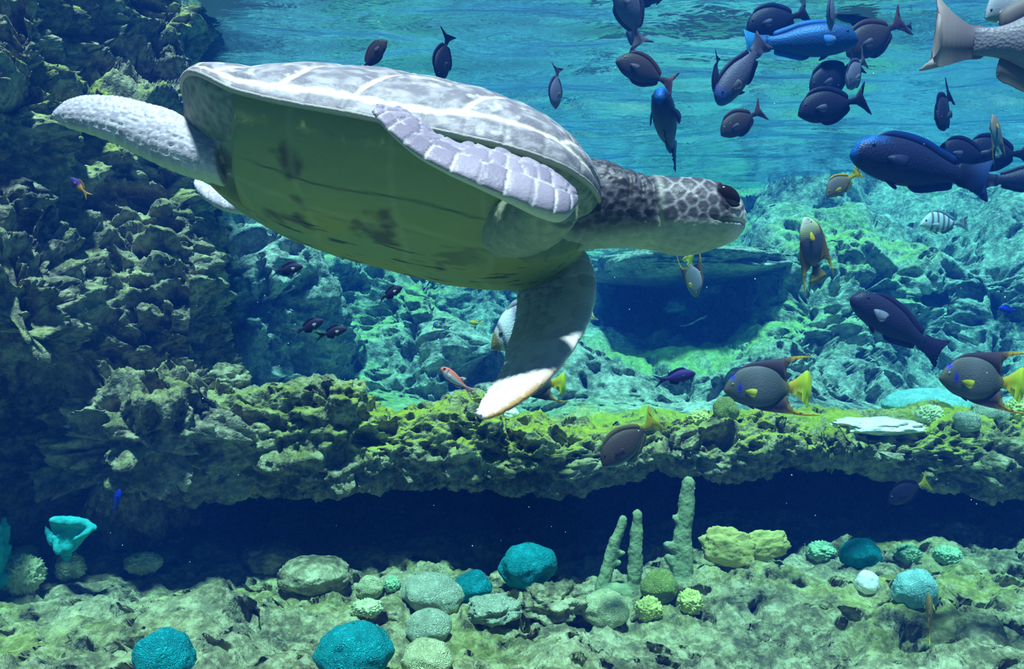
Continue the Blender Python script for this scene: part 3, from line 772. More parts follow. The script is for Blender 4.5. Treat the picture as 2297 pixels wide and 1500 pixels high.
    wm = N('turtle_skin'); n3 = wm.noise(wm.coord(), 140, 3)
    me.materials.clear(); me.materials.append(wm.principled(wm.attr('Col', 'Color'), 0.5, wm.bump(n3, 0.3, 0.003), 0.4))
    add('body', me, None, root, label='scaly grey head, neck and flippers')
    # eyes
    wm = N('turtle_eye'); eye_mat = wm.principled((0.016, 0.010, 0.012), 0.12, None, 0.6)
    kde = KDTree(len(h))
    for j, i in enumerate(h): kde.insert((px[i], py[i], 0 if near[i] else 500), j)
    kde.balance()
    for side in (0, 500):
        _, j, _ = kde.find((1619, 450, side)); c = co[h[j]] - T_C
        u = np.linspace(0, math.pi, 14); vv = np.linspace(0, 2 * math.pi, 24, endpoint=False)
        g = np.array([[(0.031 * math.sin(a) * math.cos(b), 0.014 * math.sin(a) * math.sin(b), 0.021 * math.cos(a)) for b in vv] for a in u])
        rot = np.array(Matrix.Rotation(0.7, 3, 'Y'))
        e = add('eye', mesh_np('eye', g.reshape(-1, 3) @ rot.T, grid_faces(14, 24, False, True)), eye_mat, root, label='dark glossy eye')
        e.location = c + np.array([0, 0.014 if side == 0 else -0.014, 0])
    return root
turtle = build_turtle()
# ------------------------------------------------------------------ corals, sponges and loose stones
from mathutils.bvhtree import BVHTree
bpy.context.view_layer.update()
_dg = bpy.context.evaluated_depsgraph_get()
_bvh = {n: BVHTree.FromObject(bpy.data.objects[n], _dg) for n in ('floor', 'rock_ledge', 'wall_back', 'wall_left')}

def ground(px, py, names=('floor', 'rock_ledge')):
    """first point of the rock met by looking from the camera towards a pixel"""
    d = (PV(px, py, 1.0) - Vector((0, 0, CZ))).normalized()
    best = None
    for n in names:
        h, nr, i, t = _bvh[n].ray_cast(Vector((0, 0, CZ)), d)
        if h is not None and (best is None or t < best[1]): best = (h, t)
    return best[0] if best else PV(px, py, 3.0)

def drop(x, y, names=('floor', 'rock_ledge'), z0=CZ + 0.2):
    best = None
    for n in names:
        h, nr, i, t = _bvh[n].ray_cast(Vector((x, y, z0)), Vector((0, 0, -1)))
        if h is not None and (best is None or h.z > best): best = h.z
    return best if best is not None else 0.0

def ball(nu=40, nv=64):
    a = np.linspace(0.02, math.pi - 0.02, nu); b = np.linspace(0, 2 * math.pi, nv, endpoint=False)
    A, Bb = np.meshgrid(a, b, indexing='ij')
    v = np.stack([np.sin(A) * np.cos(Bb), np.sin(A) * np.sin(Bb), np.cos(A)], -1).reshape(-1, 3)
    f = [tuple(r) for r in grid_faces(nu, nv, False, True)]
    k = nu * nv
    v = np.concatenate([v, [[0, 0, 1], [0, 0, -1]]])
    f += [(j, k, (j + 1) % nv) for j in range(nv)] + [((nu - 1) * nv + (j + 1) % nv, k + 1, (nu - 1) * nv + j) for j in range(nv)]
    return v, [tuple(reversed(q)) for q in f]

def coral_material(name, lo, hi, bumpscale=60.0, rough=0.8, maze=False):
    w = N(name); c = w.coord()
    n = w.noise(c, 25.0, 4, 0.6)
    h = w.noise(c, bumpscale, 3)
    if maze:                                           # grooves are relief only
        mz = w.math('ABSOLUTE', w.math('SINE', w.math('MULTIPLY', w.noise(c, 78.0, 0.0, 0.5, 0.5), 24.0)))
        h = w.math('ADD', w.math('MULTIPLY', mz, 1.2), w.math('MULTIPLY', h, 0.4))
    col = w.ramp(n, [(0.32, tuple(0.5 * p + 0.5 * q for p, q in zip(lo, hi))), (0.62, hi)])
    return w.principled(col, rough, w.bump(h, 0.7, 0.006), 0.2)

TEAL = coral_material('teal_brain_coral', (0.0, 0.10, 0.13), (0.005, 0.38, 0.41), maze=True)
PALETEAL = coral_material('pale_teal_coral', (0.10, 0.34, 0.32), (0.42, 0.85, 0.78), maze=True)
PALE = coral_material('pale_yellow_coral', (0.30, 0.33, 0.13), (0.74, 0.76, 0.40), maze=True)
GREYP = coral_material('grey_green_coral', (0.22, 0.27, 0.19), (0.56, 0.62, 0.42), maze=True)
OLIVE = coral_material('olive_coral', (0.14, 0.19, 0.03), (0.36, 0.42, 0.10), maze=True)
WHITE = coral_material('white_coral', (0.5, 0.5, 0.42), (0.95, 0.95, 0.88))
KNOB = coral_material('knob_coral', (0.09, 0.14, 0.05), (0.70, 0.78, 0.40))
KNOBG = coral_material('green_knob_coral', (0.04, 0.13, 0.07), (0.40, 0.66, 0.36))
KNOBY = coral_material('yellow_knob_coral', (0.13, 0.16, 0.03), (0.70, 0.74, 0.22))
SPONGE = coral_material('pillar_sponge', (0.10, 0.13, 0.06), (0.34, 0.42, 0.20), 90.0)
TURQ = coral_material('turquoise_coral', (0.0, 0.13, 0.15), (0.03, 0.52, 0.50))
PLATE = coral_material('yellow_plate_coral', (0.26, 0.24, 0.06), (0.60, 0.55, 0.16))

def brain(px, py, w, h, mat, label, Yoff=0.0, seed=0.0, squash=1.0, tilt=0.0, dent=None, groove=1.0, bite=None, names=('floor', 'rock_ledge'), name='brain_coral', group=None):
    """rounded coral head with maze grooves; px, py the middle of its outline, w, h its size in the picture"""
    if names == 'ledge':
        Y = 3.16 if px < 1800 else 3.36; R = np.array([w / 2, w / 2 * 0.92, h / 2]) / F * Y
        c = P(px, py, Y); c[2] = drop(c[0], Y, ('rock_ledge',)) + 0.62 * R[2]
    else:
        g = ground(px, py + h * 0.42, names); Y = g.y + Yoff
        R = np.array([w / 2, w / 2 * 0.92 * squash, h / 2]) / F * Y
        c = P(px, py, Y + 0.45 * R[1])
    v, f = ball(40, 60)
    q = v * R * 9.0 / 0.1 * 0.1 + seed
    fr = 1.0 / max(R.mean(), 0.03) * 0.055
    mz = np.abs(np.sin(perlin(v * R * 26.0 + seed) * 8.0 + 2 * perlin(v * R * 11 + seed)))
    big = fbm(v * 1.3 + seed, 2)
    d = 1 + 0.14 * big + 0.035 * groove * (mz - 0.5)
    if dent is not None:
        dd = np.linalg.norm(v - np.array(dent[:3]), axis=1); d = d - dent[3] * np.exp(-(dd / dent[4]) ** 2)
    p = v * d[:, None]
    p[:, 2] = np.where(p[:, 2] < -0.55, -0.55 + (p[:, 2] + 0.55) * 0.8, p[:, 2])
    p = p * R * np.array([1, 1, 1.05])
    if tilt: p = p @ np.array(Matrix.Rotation(tilt, 3, 'Y')).T
    o = add(name, mesh_np(name, p, f, True, {'tip': 0.25 + 0.55 * mz + 0.35 * big}), mat, label=label, cat='coral', loc=Vector(c), group=group)
    return o

def knob(px, py, w, h, mat, label, freq=1.0, seed=0.0, names=('floor', 'rock_ledge'), group=None):
    """cushion of small knobbly branches"""
    if names == 'ledge':
        Y = 3.16 if px < 1800 else 3.36; R = np.array([w / 2, w / 2 * 0.9, h / 2 * 1.08]) / F * Y
        c = P(px, py, Y); c[2] = drop(c[0], Y, ('rock_ledge',)) + 0.6 * R[2]
    else:
        g = ground(px, py + h * 0.45, names); Y = g.y
        R = np.array([w / 2, w / 2 * 0.9, h / 2 * 1.08]) / F * Y
        c = P(px, py, Y + 0.4 * R[1])
    v, f = ball(64, 92)
    k = 11.0 * freq
    d, r = cells(v * k * 0.62 + seed)
    dome = np.clip(1 - (d / 0.62) ** 2, 0, 1)
    p = v * (0.84 + 0.16 * fbm(v * 1.7 + seed, 2) + 0.17 * dome * (0.6 + 0.6 * r))[:, None]
    p = p * R
    return add('knob_coral', mesh_np('knob_coral', p, f, True, {'tip': dome * (0.7 + 0.5 * r)}), mat, label=label, cat='coral', loc=Vector(c), group=group)

def stone(name, px, py, w, h, mat, label, Y=None, seed=0.0, rough=0.16, flat=1.0, tilt=0.0, cat='rock', names=('floor', 'rock_ledge'), pit=0.1, attr='algae', amt=0.0, dep=0.9):
    if Y is None:
        Y = ground(px, py + h * 0.42, names).y
    R = np.array([w / 2, w / 2 * dep, h / 2]) / F * Y
    c = P(px, py, Y + 0.4 * R[1])
    v, f = ball(50, 72)
    d = 1 + rough * fbm(v * 1.6 + seed, 5, 0.55) - pit * pits(v, 3.2, 0.5, seed + 3)
    p = v * d[:, None]
    p = np.sign(p) * np.abs(p) ** flat * R
    if tilt: p = p @ np.array(Matrix.Rotation(tilt, 3, 'Y')).T
    at = amt * sstep(0.2, 0.8, v[:, 2]) if attr == 'algae' else 0.5 + 0.5 * fbm(v * 5 + seed, 3)
    return add(name, mesh_np(name, p, f, True, {attr: np.clip(at, 0, 1)}), mat, label=label, cat=cat, loc=Vector(c))

def blob(name, caps, mat, label, cat, voxel=0.006, rough=0.004, freq=70.0, part_of=None):
    """one surface grown from tapered capsules (p0, p1, r0, r1)"""
    V, Fs = [], []
    for p0, p1, r0, r1 in caps:
        p0, p1 = np.array(p0, float), np.array(p1, float)
        ax = p1 - p0; L = np.linalg.norm(ax); ax /= L
        t = np.cross(ax, [0.3, 1, 0.2]); t /= np.linalg.norm(t); b = np.cross(ax, t)
        cs, rs = [], []
        for a in np.linspace(-math.pi / 2, 0, 5): cs.append(p0 + ax * r0 * math.sin(a)); rs.append(max(1e-4, r0 * math.cos(a)))
        for s in np.linspace(0.2, 0.8, 4): cs.append(p0 + ax * L * s); rs.append(r0 + (r1 - r0) * s)
        for a in np.linspace(0, math.pi / 2, 5): cs.append(p1 + ax * r1 * math.sin(a)); rs.append(max(1e-4, r1 * math.cos(a)))
        cs, rs = np.array(cs), np.array(rs)
        v, f = ring_loft(cs, rs[:, None] * t, rs[:, None] * b, 20)
        off = sum(len(a) for a in V); V.append(v); Fs += [tuple(i + off for i in q) for q in f]
    tmp = mesh_np('blob_source', np.concatenate(V), Fs)
    ob = bpy.data.objects.new('blob_source', tmp); coll.objects.link(ob)
    rm = ob.modifiers.new('r', 'REMESH'); rm.mode = 'VOXEL'; rm.voxel_size = voxel
    sm = ob.modifiers.new('s', 'SMOOTH'); sm.iterations = 3
    me = bpy.data.meshes.new_from_object(ob.evaluated_get(bpy.context.evaluated_depsgraph_get()))
    bpy.data.objects.remove(ob); bpy.data.meshes.remove(tmp)
    n = len(me.vertices)
    co = np.empty(n * 3, np.float32); me.vertices.foreach_get('co', co); co = co.reshape(-1, 3).astype(float)
    no = np.empty(n * 3, np.float32); me.vertices.foreach_get('normal', no); no = no.reshape(-1, 3).astype(float)
    d, r = cells(co * freq)
    bumps = np.clip(1 - d / 0.6, 0, 1)
    co = co + no * (rough * (bumps - 0.4) + rough * 1.5 * fbm(co * 14, 2))[:, None]
    org = np.array([co[:, 0].mean(), co[:, 1].mean(), co[:, 2].min()])
    me.vertices.foreach_set('co', (co - org).astype(np.float32).ravel())
    me.polygons.foreach_set('use_smooth', np.ones(len(me.polygons), bool))
    a = me.attributes.new('tip', 'FLOAT', 'POINT'); a.data.foreach_set('value', np.clip(0.2 + 0.6 * bumps, 0, 1).astype(np.float32))
    me.update(); me.materials.clear(); me.materials.append(mat)
    return add(name, me, None, label=label, cat=cat, loc=Vector(org))

# brain corals on the tank floor
brain(368, 1474, 132, 118, TEAL, 'dark teal brain coral on the rock bed near the turquoise fan coral', seed=1.0, squash=0.9)
brain(793, 1468, 172, 130, TEAL, 'largest teal brain coral with one small dark hole', seed=2.3, dent=(-0.25, -0.85, 0.45, 0.16, 0.10))
brain(1060, 1318, 84, 74, TEAL, 'small bright teal brain coral behind the long pale coral', seed=4.1, groove=1.5)
brain(1185, 1270, 134, 100, TEAL, 'dull teal brain coral with a broken undercut side under the ledge', seed=5.7, dent=(0.65, -0.5, -0.55, 0.75, 0.42))
brain(1930, 1243, 92, 66, TEAL, 'teal brain coral with a folded front between two green knob corals', seed=7.2, dent=(0.1, -0.9, -0.25, 0.22, 0.35))
brain(2052, 1322, 98, 88, PALETEAL, 'pale turquoise brain coral beside the brown striped fish', seed=8.8)
brain(830, 1318, 64, 54, PALE, 'small round yellow-green coral head in front of the dark hollow', seed=9.4, groove=0.6)
brain(972, 1332, 142, 84, GREYP, 'long grey-green brain coral sloping down towards the teal one', seed=10.2, tilt=0.25)
brain(962, 1407, 104, 78, GREYP, 'egg-shaped grey-green coral head below the long one', seed=11.9, groove=0.7)
brain(957, 1482, 114, 84, PALE, 'brightest yellow-white coral head beside the largest teal coral', seed=12.4, groove=0.5)
brain(1358, 1368, 108, 82, PALE, 'smooth yellow-green boulder coral in front of the pillar sponges', seed=13.3, groove=0.5)
brain(1478, 1317, 80, 78, OLIVE, 'round olive-green coral ball between the pillar sponges', seed=14.8)
brain(1945, 1308, 54, 52, WHITE, 'small white-topped coral knob on the rock bed', seed=15.6, groove=0.6)
# brain corals standing on the ledge
brain(1628, 966, 56, 64, OLIVE, 'small olive coral ball on top of the ledge', seed=16.3, groove=0.8, names='ledge')
brain(2222, 957, 74, 70, GREYP, 'grey-green coral dome on top of the ledge', seed=17.5, groove=0.8, names='ledge')
# knobbly corals
knob(50, 1290, 96, 92, KNOB, 'largest knobbly pale coral beside the turquoise finger coral', 1.15, 1.0)
knob(56, 1244, 66, 40, KNOBY, 'yellow-green knobbly coral behind the largest knobbly coral', 1.0, 2.0)
knob(157, 1272, 68, 62, KNOB, 'knobbly cream coral right below the turquoise fan coral', 1.0, 3.0)
knob(322, 1262, 88, 48, KNOB, 'flat knobbly coral cushion alone on the rock bed', 1.1, 4.0)
knob(823, 1364, 76, 42, KNOB, 'low knobbly pale coral in front of the small round coral head', 1.1, 5.0)
knob(880, 1310, 40, 36, KNOBG, 'tiny dark green knobbly coral beside the small round coral head', 0.8, 6.0)
knob(1456, 1366, 64, 54, KNOBY, 'yellow knobbly coral in front of the olive coral ball', 0.9, 7.0)
knob(1548, 1350, 62, 56, KNOBY, 'yellow knobbly coral in front of the tallest pillar sponge', 0.9, 8.0)
knob(1842, 1236, 72, 44, KNOBG, 'green knobbly coral beside the yellow plate corals', 0.95, 9.0)
knob(2035, 1242, 64, 42, KNOBG, 'green knobbly coral nearest the folded teal brain coral', 1.0, 10.0)
knob(2126, 1246, 70, 42, KNOBG, 'flat green knobbly coral at the end of the row under the ledge', 1.0, 11.0)
knob(1566, 956, 54, 34, KNOBY, 'yellow knobbly coral on the ledge beside the olive ball', 0.8, 12.0, names='ledge')
knob(2086, 958, 62, 50, KNOB, 'white-green knobbly coral on the ledge beside the pale slab', 0.8, 13.0, names='ledge')
knob(2280, 942, 56, 54, KNOBY, 'yellow-green knobbly coral on the ledge behind the grey dome', 0.8, 14.0, names='ledge')

# pillar sponges growing out of the hollow
def pillar(pts, Y, label):
    caps = []
    for (x0, y0, x1, y1, r0, r1) in pts:
        caps.append((P(x0, y0, Y), P(x1, y1, Y), r0 / F * Y, r1 / F * Y))
    return blob('pillar_sponge', caps, SPONGE, label, 'sponge', 0.006, 0.004, 60.0)
pillar([(1350, 1318, 1374, 1235, 16, 15), (1374, 1235, 1398, 1166, 15, 11), (1422, 1330, 1425, 1240, 18, 16), (1425, 1240, 1430, 1154, 16, 12), (1352, 1322, 1418, 1332, 18, 20),
        (1362, 1268, 1388, 1262, 8, 8), (1372, 1236, 1396, 1240, 9, 8)], 2.86, 'forked green pillar sponge with two blunt fingers')
pillar([(1530, 1310, 1532, 1200, 26, 21), (1532, 1200, 1544, 1080, 21, 14), (1528, 1180, 1512, 1158, 9, 6), (1520, 1230, 1498, 1222, 14, 8), (1524, 1285, 1500, 1250, 16, 10), (1530, 1310, 1532, 1318, 32, 30)],
       2.90, 'tallest green pillar sponge rising past the ledge lip')

# turquoise corals in the corner under the rock wall
def turq(pts, Y, label):
    caps = [(P(x0, y0, Y + d), P(x1, y1, Y + d), r0 / F * Y, r1 / F * Y) for (x0, y0, x1, y1, r0, r1, d) in pts]
    return blob('fan_coral', caps, TURQ, label, 'coral', 0.006, 0.004, 40.0)
turq([(150, 1245, 150, 1225, 12, 12, 0.06)] + [(150, 1235, 120 + 14 * k, 1168 + (0 if k < 5 else 7 * (k - 4)), 14, 10, 0.0) for k in range(7)] +
     [(122, 1166, 160, 1168, 11, 12, -.02), (160, 1168, 178, 1170, 12, 10, -.02), (184, 1170, 212, 1184, 10, 7, -.01), (122, 1204, 132, 1236, 7, 8, -.05), (102, 1180, 120, 1215, 6, 10, .02), (170, 1210, 196, 1194, 8, 7, -.03)],
     2.62, 'turquoise fan coral with a thick rounded rim in the corner')
turq([(-20, 1320, 0, 1250, 16, 15, 0), (0, 1250, 12, 1200, 13, 11, 0), (12, 1200, 8, 1165, 11, 10, 0), (-6, 1260, -4, 1180, 13, 10, -.03), (8, 1262, 20, 1226, 9, 8, 0.02), (16, 1210, 22, 1180, 8, 6, 0.0), (-20, 1320, 8, 1300, 20, 16, 0)],
     2.55, 'turquoise finger coral against the foot of the rock wall')

# yellow plate corals leaning under the ledge
stone('plate_coral', 1632, 1228, 124, 84, PLATE, 'larger yellow plate coral leaning against the hollow', Y=2.92, seed=3.1, rough=0.28, flat=0.9, tilt=0.25, cat='coral', attr='tip', dep=0.35)
stone('plate_coral', 1712, 1222, 112, 66, PLATE, 'smaller yellow plate coral beside the green knobbly coral', Y=2.98, seed=5.2, rough=0.28, flat=0.9, tilt=-0.12, cat='coral', attr='tip', dep=0.35)
# loose stones
stone('boulder', 705, 1290, 170, 84, ROCK, 'smooth grey boulder at the mouth of the dark hollow', seed=21.0, rough=0.12, pit=0.03)
stone('boulder', 610, 1252, 130, 70, ROCK, 'rough boulder at the mouth of the hollow behind the smooth one', seed=22.0, rough=0.2)
stone('pale_stone', 1105, 1368, 120, 62, GREYP, 'flat white-green stone beside the small bright teal coral', seed=23.0, rough=0.3, pit=0.15, attr='tip')
stone('boulder', 1240, 1352, 140, 80, ROCK, 'lumpy tan rock below the broken teal coral', seed=24.5, rough=0.35, pit=0.2)
stone('pale_slab', 1965, 955, 190, 34, WHITE, 'flat white slab lying on the ledge', seed=25.0, rough=0.25, flat=0.85, pit=0.05, attr='tip')
stone('ledge_block', 2168, 946, 52, 44, GREYP, 'square stone block on the ledge beside the grey coral dome', seed=26.0, rough=0.1, flat=0.6, pit=0.0, attr='tip')
stone('ledge_block', 2218, 918, 66, 36, GREYP, 'pale stone block on the ledge behind the grey coral dome', Y=3.5, seed=27.0, rough=0.1, flat=0.65, pit=0.0, attr='tip')
stone('pale_dome', 2085, 912, 210, 84, PALETEAL, 'large smooth turquoise-white dome behind the ledge', Y=4.1, seed=28.0, rough=0.05, pit=0.0, attr='tip')
stone('pale_stone', 1142, 930, 46, 36, WHITE, 'white stone beside the far flipper tip on the ledge', Y=3.3, seed=29.0, rough=0.12, pit=0.0, attr='tip')
stone('reef_stone', 1030, 893, 70, 40, BACKROCK, 'pitted pale stone behind the ledge below the red fish', Y=3.75, seed=30.0, rough=0.3, pit=0.2)
stone('reef_stone', 1092, 876, 60, 36, BACKROCK, 'white-topped stone behind the ledge beside the flipper', Y=3.9, seed=31.0, rough=0.25, pit=0.1)
stone('boulder', 512, 850, 100, 66, ROCK, 'small rounded boulder where the wall meets the ledge', Y=3.15, seed=32.0, rough=0.25)
# the slab that roofs the cave in the back reef
stone('cave_slab', 1530, 604, 420, 66, BACKROCK, 'long pale slab roofing the blue cave in the back reef', Y=6.6, seed=33.0, rough=0.16, flat=0.75, pit=0.04, amt=0.3, dep=1.8)
# ------------------------------------------------------------------ fish
def fish_material(name, rough, fin=False):
    w = N(name)
    b = w.n('ShaderNodeBsdfPrincipled')
    w.link(w.attr('Col', 'Color'), b.inputs['Base Color']); w.set(b, 'Roughness', rough); w.set(b, 'Specular IOR Level', 0.18)
    if fin:
        t = w.n('ShaderNodeBsdfTranslucent'); w.link(w.attr('Col', 'Color'), t.inputs['Color'])
        m = w.n('ShaderNodeMixShader'); m.inputs[0].default_value = 0.45
        w.link(b.outputs[0], m.inputs[1]); w.link(t.outputs[0], m.inputs[2]); w.link(m.outputs[0], w.out.inputs['Surface'])
    else:
        d = w.voro(w.coord(), 60.0)
        w.link(w.bump(d, 0.25, 0.006), b.inputs['Normal'])
        w.link(b.outputs[0], w.out.inputs['Surface'])
    return w.m
FISH = fish_material('fish_scales', 0.45); FIN = fish_material('fish_fin', 0.5, True)
_w = N('fish_eye_white'); EYE = _w.principled(_w.attr('Col', 'Color'), 0.15, None, 0.6)

def rgb(*c): return np.array(c, float)

SHAPES = {
    'surgeon': dict(prof=[(0, -.045, -.055, .006), (.03, .03, -.09, .03), (.1, .14, -.145, .055), (.22, .225, -.215, .08), (.42, .265, -.25, .088), (.62, .235, -.225, .075), (.8, .14, -.135, .045), (.92, .055, -.055, .022), (1, .045, -.045, .014)],
        tail=[(.95, .045), (1.05, .07), (1.16, .17), (1.27, .28), (1.21, .12), (1.17, 0), (1.21, -.12), (1.27, -.28), (1.16, -.17), (1.05, -.07), (.95, -.045)],
        dorsal=(.16, .90, .075), anal=(.36, .90, .065), eye=(.14, .085, .022), pect=(.28, -.02, .17), pelvic=(.34, -.22, .15)),
    'parrot': dict(prof=[(0, -.015, -.03, .008), (.025, .05, -.07, .04), (.09, .125, -.115, .075), (.22, .175, -.16, .1), (.42, .19, -.185, .108), (.62, .165, -.165, .09), (.8, .105, -.11, .055), (.92, .08, -.078, .03), (1, .088, -.085, .018)],
        tail=[(.95, .08), (1.06, .10), (1.17, .14), (1.25, .17), (1.22, .06), (1.215, 0), (1.22, -.06), (1.25, -.17), (1.17, -.14), (1.06, -.10), (.95, -.08)],
        dorsal=(.2, .9, .055), anal=(.52, .9, .05), eye=(.14, .06, .018), pect=(.26, -.03, .15), pelvic=(.3, -.16, .13)),
    'angel': dict(prof=[(0, -.06, -.075, .006), (.03, .02, -.11, .03), (.1, .13, -.165, .055), (.25, .265, -.255, .08), (.5, .315, -.3, .085), (.74, .26, -.25, .065), (.9, .12, -.12, .035), (1, .07, -.07, .014)],
        tail=[(.96, .07), (1.05, .12), (1.15, .20), (1.24, .265), (1.295, .17), (1.31, 0), (1.295, -.16), (1.24, -.245), (1.15, -.16), (1.05, -.095), (.96, -.065)],
        dpoly=[(.12, .15), (.3, .315), (.5, .375), (.75, .415), (1.0, .46), (1.18, .475), (1.33, .455), (1.18, .44), (1.04, .40), (.95, .34), (.92, .26), (.93, .17), (.92, .08), (.7, .2), (.4, .25)],
        apoly=[(.4, -.26), (.55, -.335), (.75, -.365), (1.0, -.385), (1.2, -.40), (1.42, -.40), (1.42, -.38), (1.2, -.365), (1.06, -.32), (1.0, -.25), (.96, -.16), (.93, -.08), (.8, -.14), (.6, -.22)],
        eye=(.115, .03, .02), pect=(.3, -.07, .15), pelvic=(.34, -.27, .12)),
    'chromis': dict(prof=[(0, -.01, -.02, .006), (.03, .04, -.05, .03), (.1, .105, -.10, .055), (.25, .175, -.165, .08), (.45, .195, -.19, .085), (.65, .15, -.155, .065), (.85, .07, -.075, .035), (1, .045, -.045, .014)],
        tail=[(.95, .045), (1.08, .085), (1.22, .15), (1.36, .22), (1.24, .09), (1.13, 0), (1.24, -.09), (1.36, -.22), (1.22, -.15), (1.08, -.085), (.95, -.045)],
        dorsal=(.25, .85, .085), anal=(.55, .85, .09), eye=(.12, .035, .026), pect=(.3, -.02, .15), pelvic=(.33, -.16, .14)),
    'deep': dict(prof=[(0, -.06, -.075, .006), (.03, .0, -.10, .03), (.1, .1, -.135, .055), (.25, .24, -.2, .08), (.42, .285, -.24, .088), (.62, .24, -.215, .07), (.82, .12, -.115, .04), (.93, .06, -.06, .022), (1, .05, -.05, .014)],
        tail=[(.95, .05), (1.08, .09), (1.2, .15), (1.32, .21), (1.22, .09), (1.14, 0), (1.22, -.09), (1.32, -.21), (1.2, -.15), (1.08, -.09), (.95, -.05)],
        dorsal=(.3, .88, .06), anal=(.55, .88, .07), eye=(.14, .05, .026), pect=(.28, -.06, .16), pelvic=(.33, -.22, .15)),
    'soldier': dict(prof=[(0, .0, -.03, .01), (.03, .06, -.06, .035), (.1, .115, -.10, .06), (.25, .155, -.15, .08), (.45, .155, -.16, .08), (.65, .115, -.125, .06), (.85, .055, -.06, .03), (1, .04, -.04, .013)],
        tail=[(.95, .04), (1.08, .08), (1.2, .14), (1.34, .19), (1.22, .07), (1.12, 0), (1.22, -.09), (1.34, -.21), (1.2, -.15), (1.08, -.085), (.95, -.04)],
        dpoly=[(.6, .10), (.72, .2), (.82, .21), (.80, .12), (.84, .05), (.7, .08)], anal=(.62, .86, .07), eye=(.1, .045, .042), pect=(.27, -.02, .13), pelvic=(.33, -.14, .15)),
    'snapper': dict(prof=[(0, -.03, -.045, .008), (.04, .05, -.09, .045), (.14, .15, -.16, .08), (.3, .225, -.215, .1), (.5, .225, -.215, .1), (.7, .16, -.17, .075), (.86, .08, -.095, .04), (1, .065, -.075, .016)],
        tail=[(.94, .065), (1.02, .085), (1.11, .15), (1.19, .23), (1.165, .10), (1.15, .0), (1.18, -.08), (1.25, -.155), (1.12, -.125), (1.03, -.095), (.94, -.075)],
        dorsal=(.25, .86, .09), anal=(.6, .86, .1), eye=(.14, .07, .02), pect=(.28, -.05, .18), pelvic=(.34, -.2, .16)),
}

def pick(xs, zs, *stops):
    """colour along the body: (x, colour) stops, smooth"""
    out = np.zeros((len(xs), 3))
    px_ = [s[0] for s in stops]
    for k in range(3): out[:, k] = np.interp(xs, px_, [s[1][k] for s in stops])
    return out
def lerp(a, b, t):
    t = np.asarray(t)[:, None]; return a * (1 - t) + b * t

DARK = rgb(.013, .011, .032)
def c_dark(x, z): return np.tile(DARK * 1.25, (len(x), 1))
def c_brown(x, z): return np.tile(rgb(.065, .038, .038), (len(x), 1))
def c_greyl(x, z): return np.tile(rgb(.17, .15, .25), (len(x), 1))
def c_midnight(x, z):
    b = np.tile(rgb(.016, .018, .06), (len(x), 1))
    h = sstep(.34, .12, x) * sstep(.35, .85, z) * (0.45 + 0.55 * sstep(-.2, .3, np.sin(x * 90 + z * 7) * np.sin(z * 17 + x * 30)))
    h = np.maximum(h, 0.6 * sstep(.05, .015, x))
    return lerp(b, np.tile(rgb(.01, .16, .62), (len(x), 1)), h)
def c_bluep(x, z):
    b = np.tile(rgb(.015, .07, .24), (len(x), 1))
    return lerp(b, np.tile(rgb(.03, .22, .72), (len(x), 1)), np.exp(-((z - .5) / .22) ** 2) * sstep(.25, .5, x) * .9)
def c_greyp(x, z):
    b = np.tile(rgb(.10, .09, .16), (len(x), 1))
    return lerp(b, np.tile(rgb(.02, .08, .42), (len(x), 1)), .6 * sstep(.25, .1, x))
def c_darkp(x, z): return np.tile(rgb(.030, .022, .055), (len(x), 1))
def c_angel(x, z):
    b = (pick(x, z, (0, rgb(.14, .12, .06)), (.18, rgb(.11, .10, .09)), (.5, rgb(.16, .145, .16)), (.85, rgb(.10, .095, .09)), (1, rgb(.25, .18, .05))))
    bl = np.exp(-((x - .215) / .025) ** 2 - ((z + .12) / .28) ** 2)
    b = lerp(b, np.tile(rgb(.015, .02, .65), (len(x), 1)), np.clip(bl * 1.2, 0, 1))
    cr = np.exp(-((x - .12) / .03) ** 2 - ((z - .95) / .3) ** 2)
    return lerp(b, np.tile(rgb(.02, .03, .7), (len(x), 1)), np.clip(cr, 0, 1))
def c_angelpale(x, z):
    b = pick(x, z, (0, rgb(.85, .8, .8)), (.25, rgb(.6, .55, .3)), (.4, rgb(.12, .10, .16)), (.8, rgb(.10, .09, .12)), (1, rgb(.3, .25, .06)))
    return lerp(b, np.tile(rgb(.1, .08, .4), (len(x), 1)), .8 * np.exp(-((x - .05) / .03) ** 2 - ((z - .2) / .4) ** 2))
def c_chromis(x, z): return np.tile(rgb(.028, .019, .05), (len(x), 1))
def c_violet(x, z): return np.tile(rgb(.05, .02, .16), (len(x), 1))
def c_blue(x, z): return np.tile(rgb(.01, .03, .55), (len(x), 1))
def c_gramma(x, z): return lerp(np.tile(rgb(.10, .03, .28), (len(x), 1)), np.tile(rgb(.95, .40, .01), (len(x), 1)), sstep(.5, .66, x))
def c_yellow(x, z): return np.tile(rgb(.55, .55, .12), (len(x), 1))
def c_bluey(x, z): return lerp(np.tile(rgb(.02, .16, .6), (len(x), 1)), np.tile(rgb(.5, .45, .05), (len(x), 1)), sstep(.1, -.5, z))
def c_sergeant(x, z):
    b = np.tile(rgb(.60, .72, .80), (len(x), 1))
    bar = sum(np.exp(-((x - c - .02 * z) / .026) ** 2) for c in (.30, .45, .61, .75, .90)); return lerp(b, np.tile(rgb(.03, .03, .05), (len(x), 1)), np.clip(bar, 0, 1) * sstep(-1.0, -.6, z + .2))
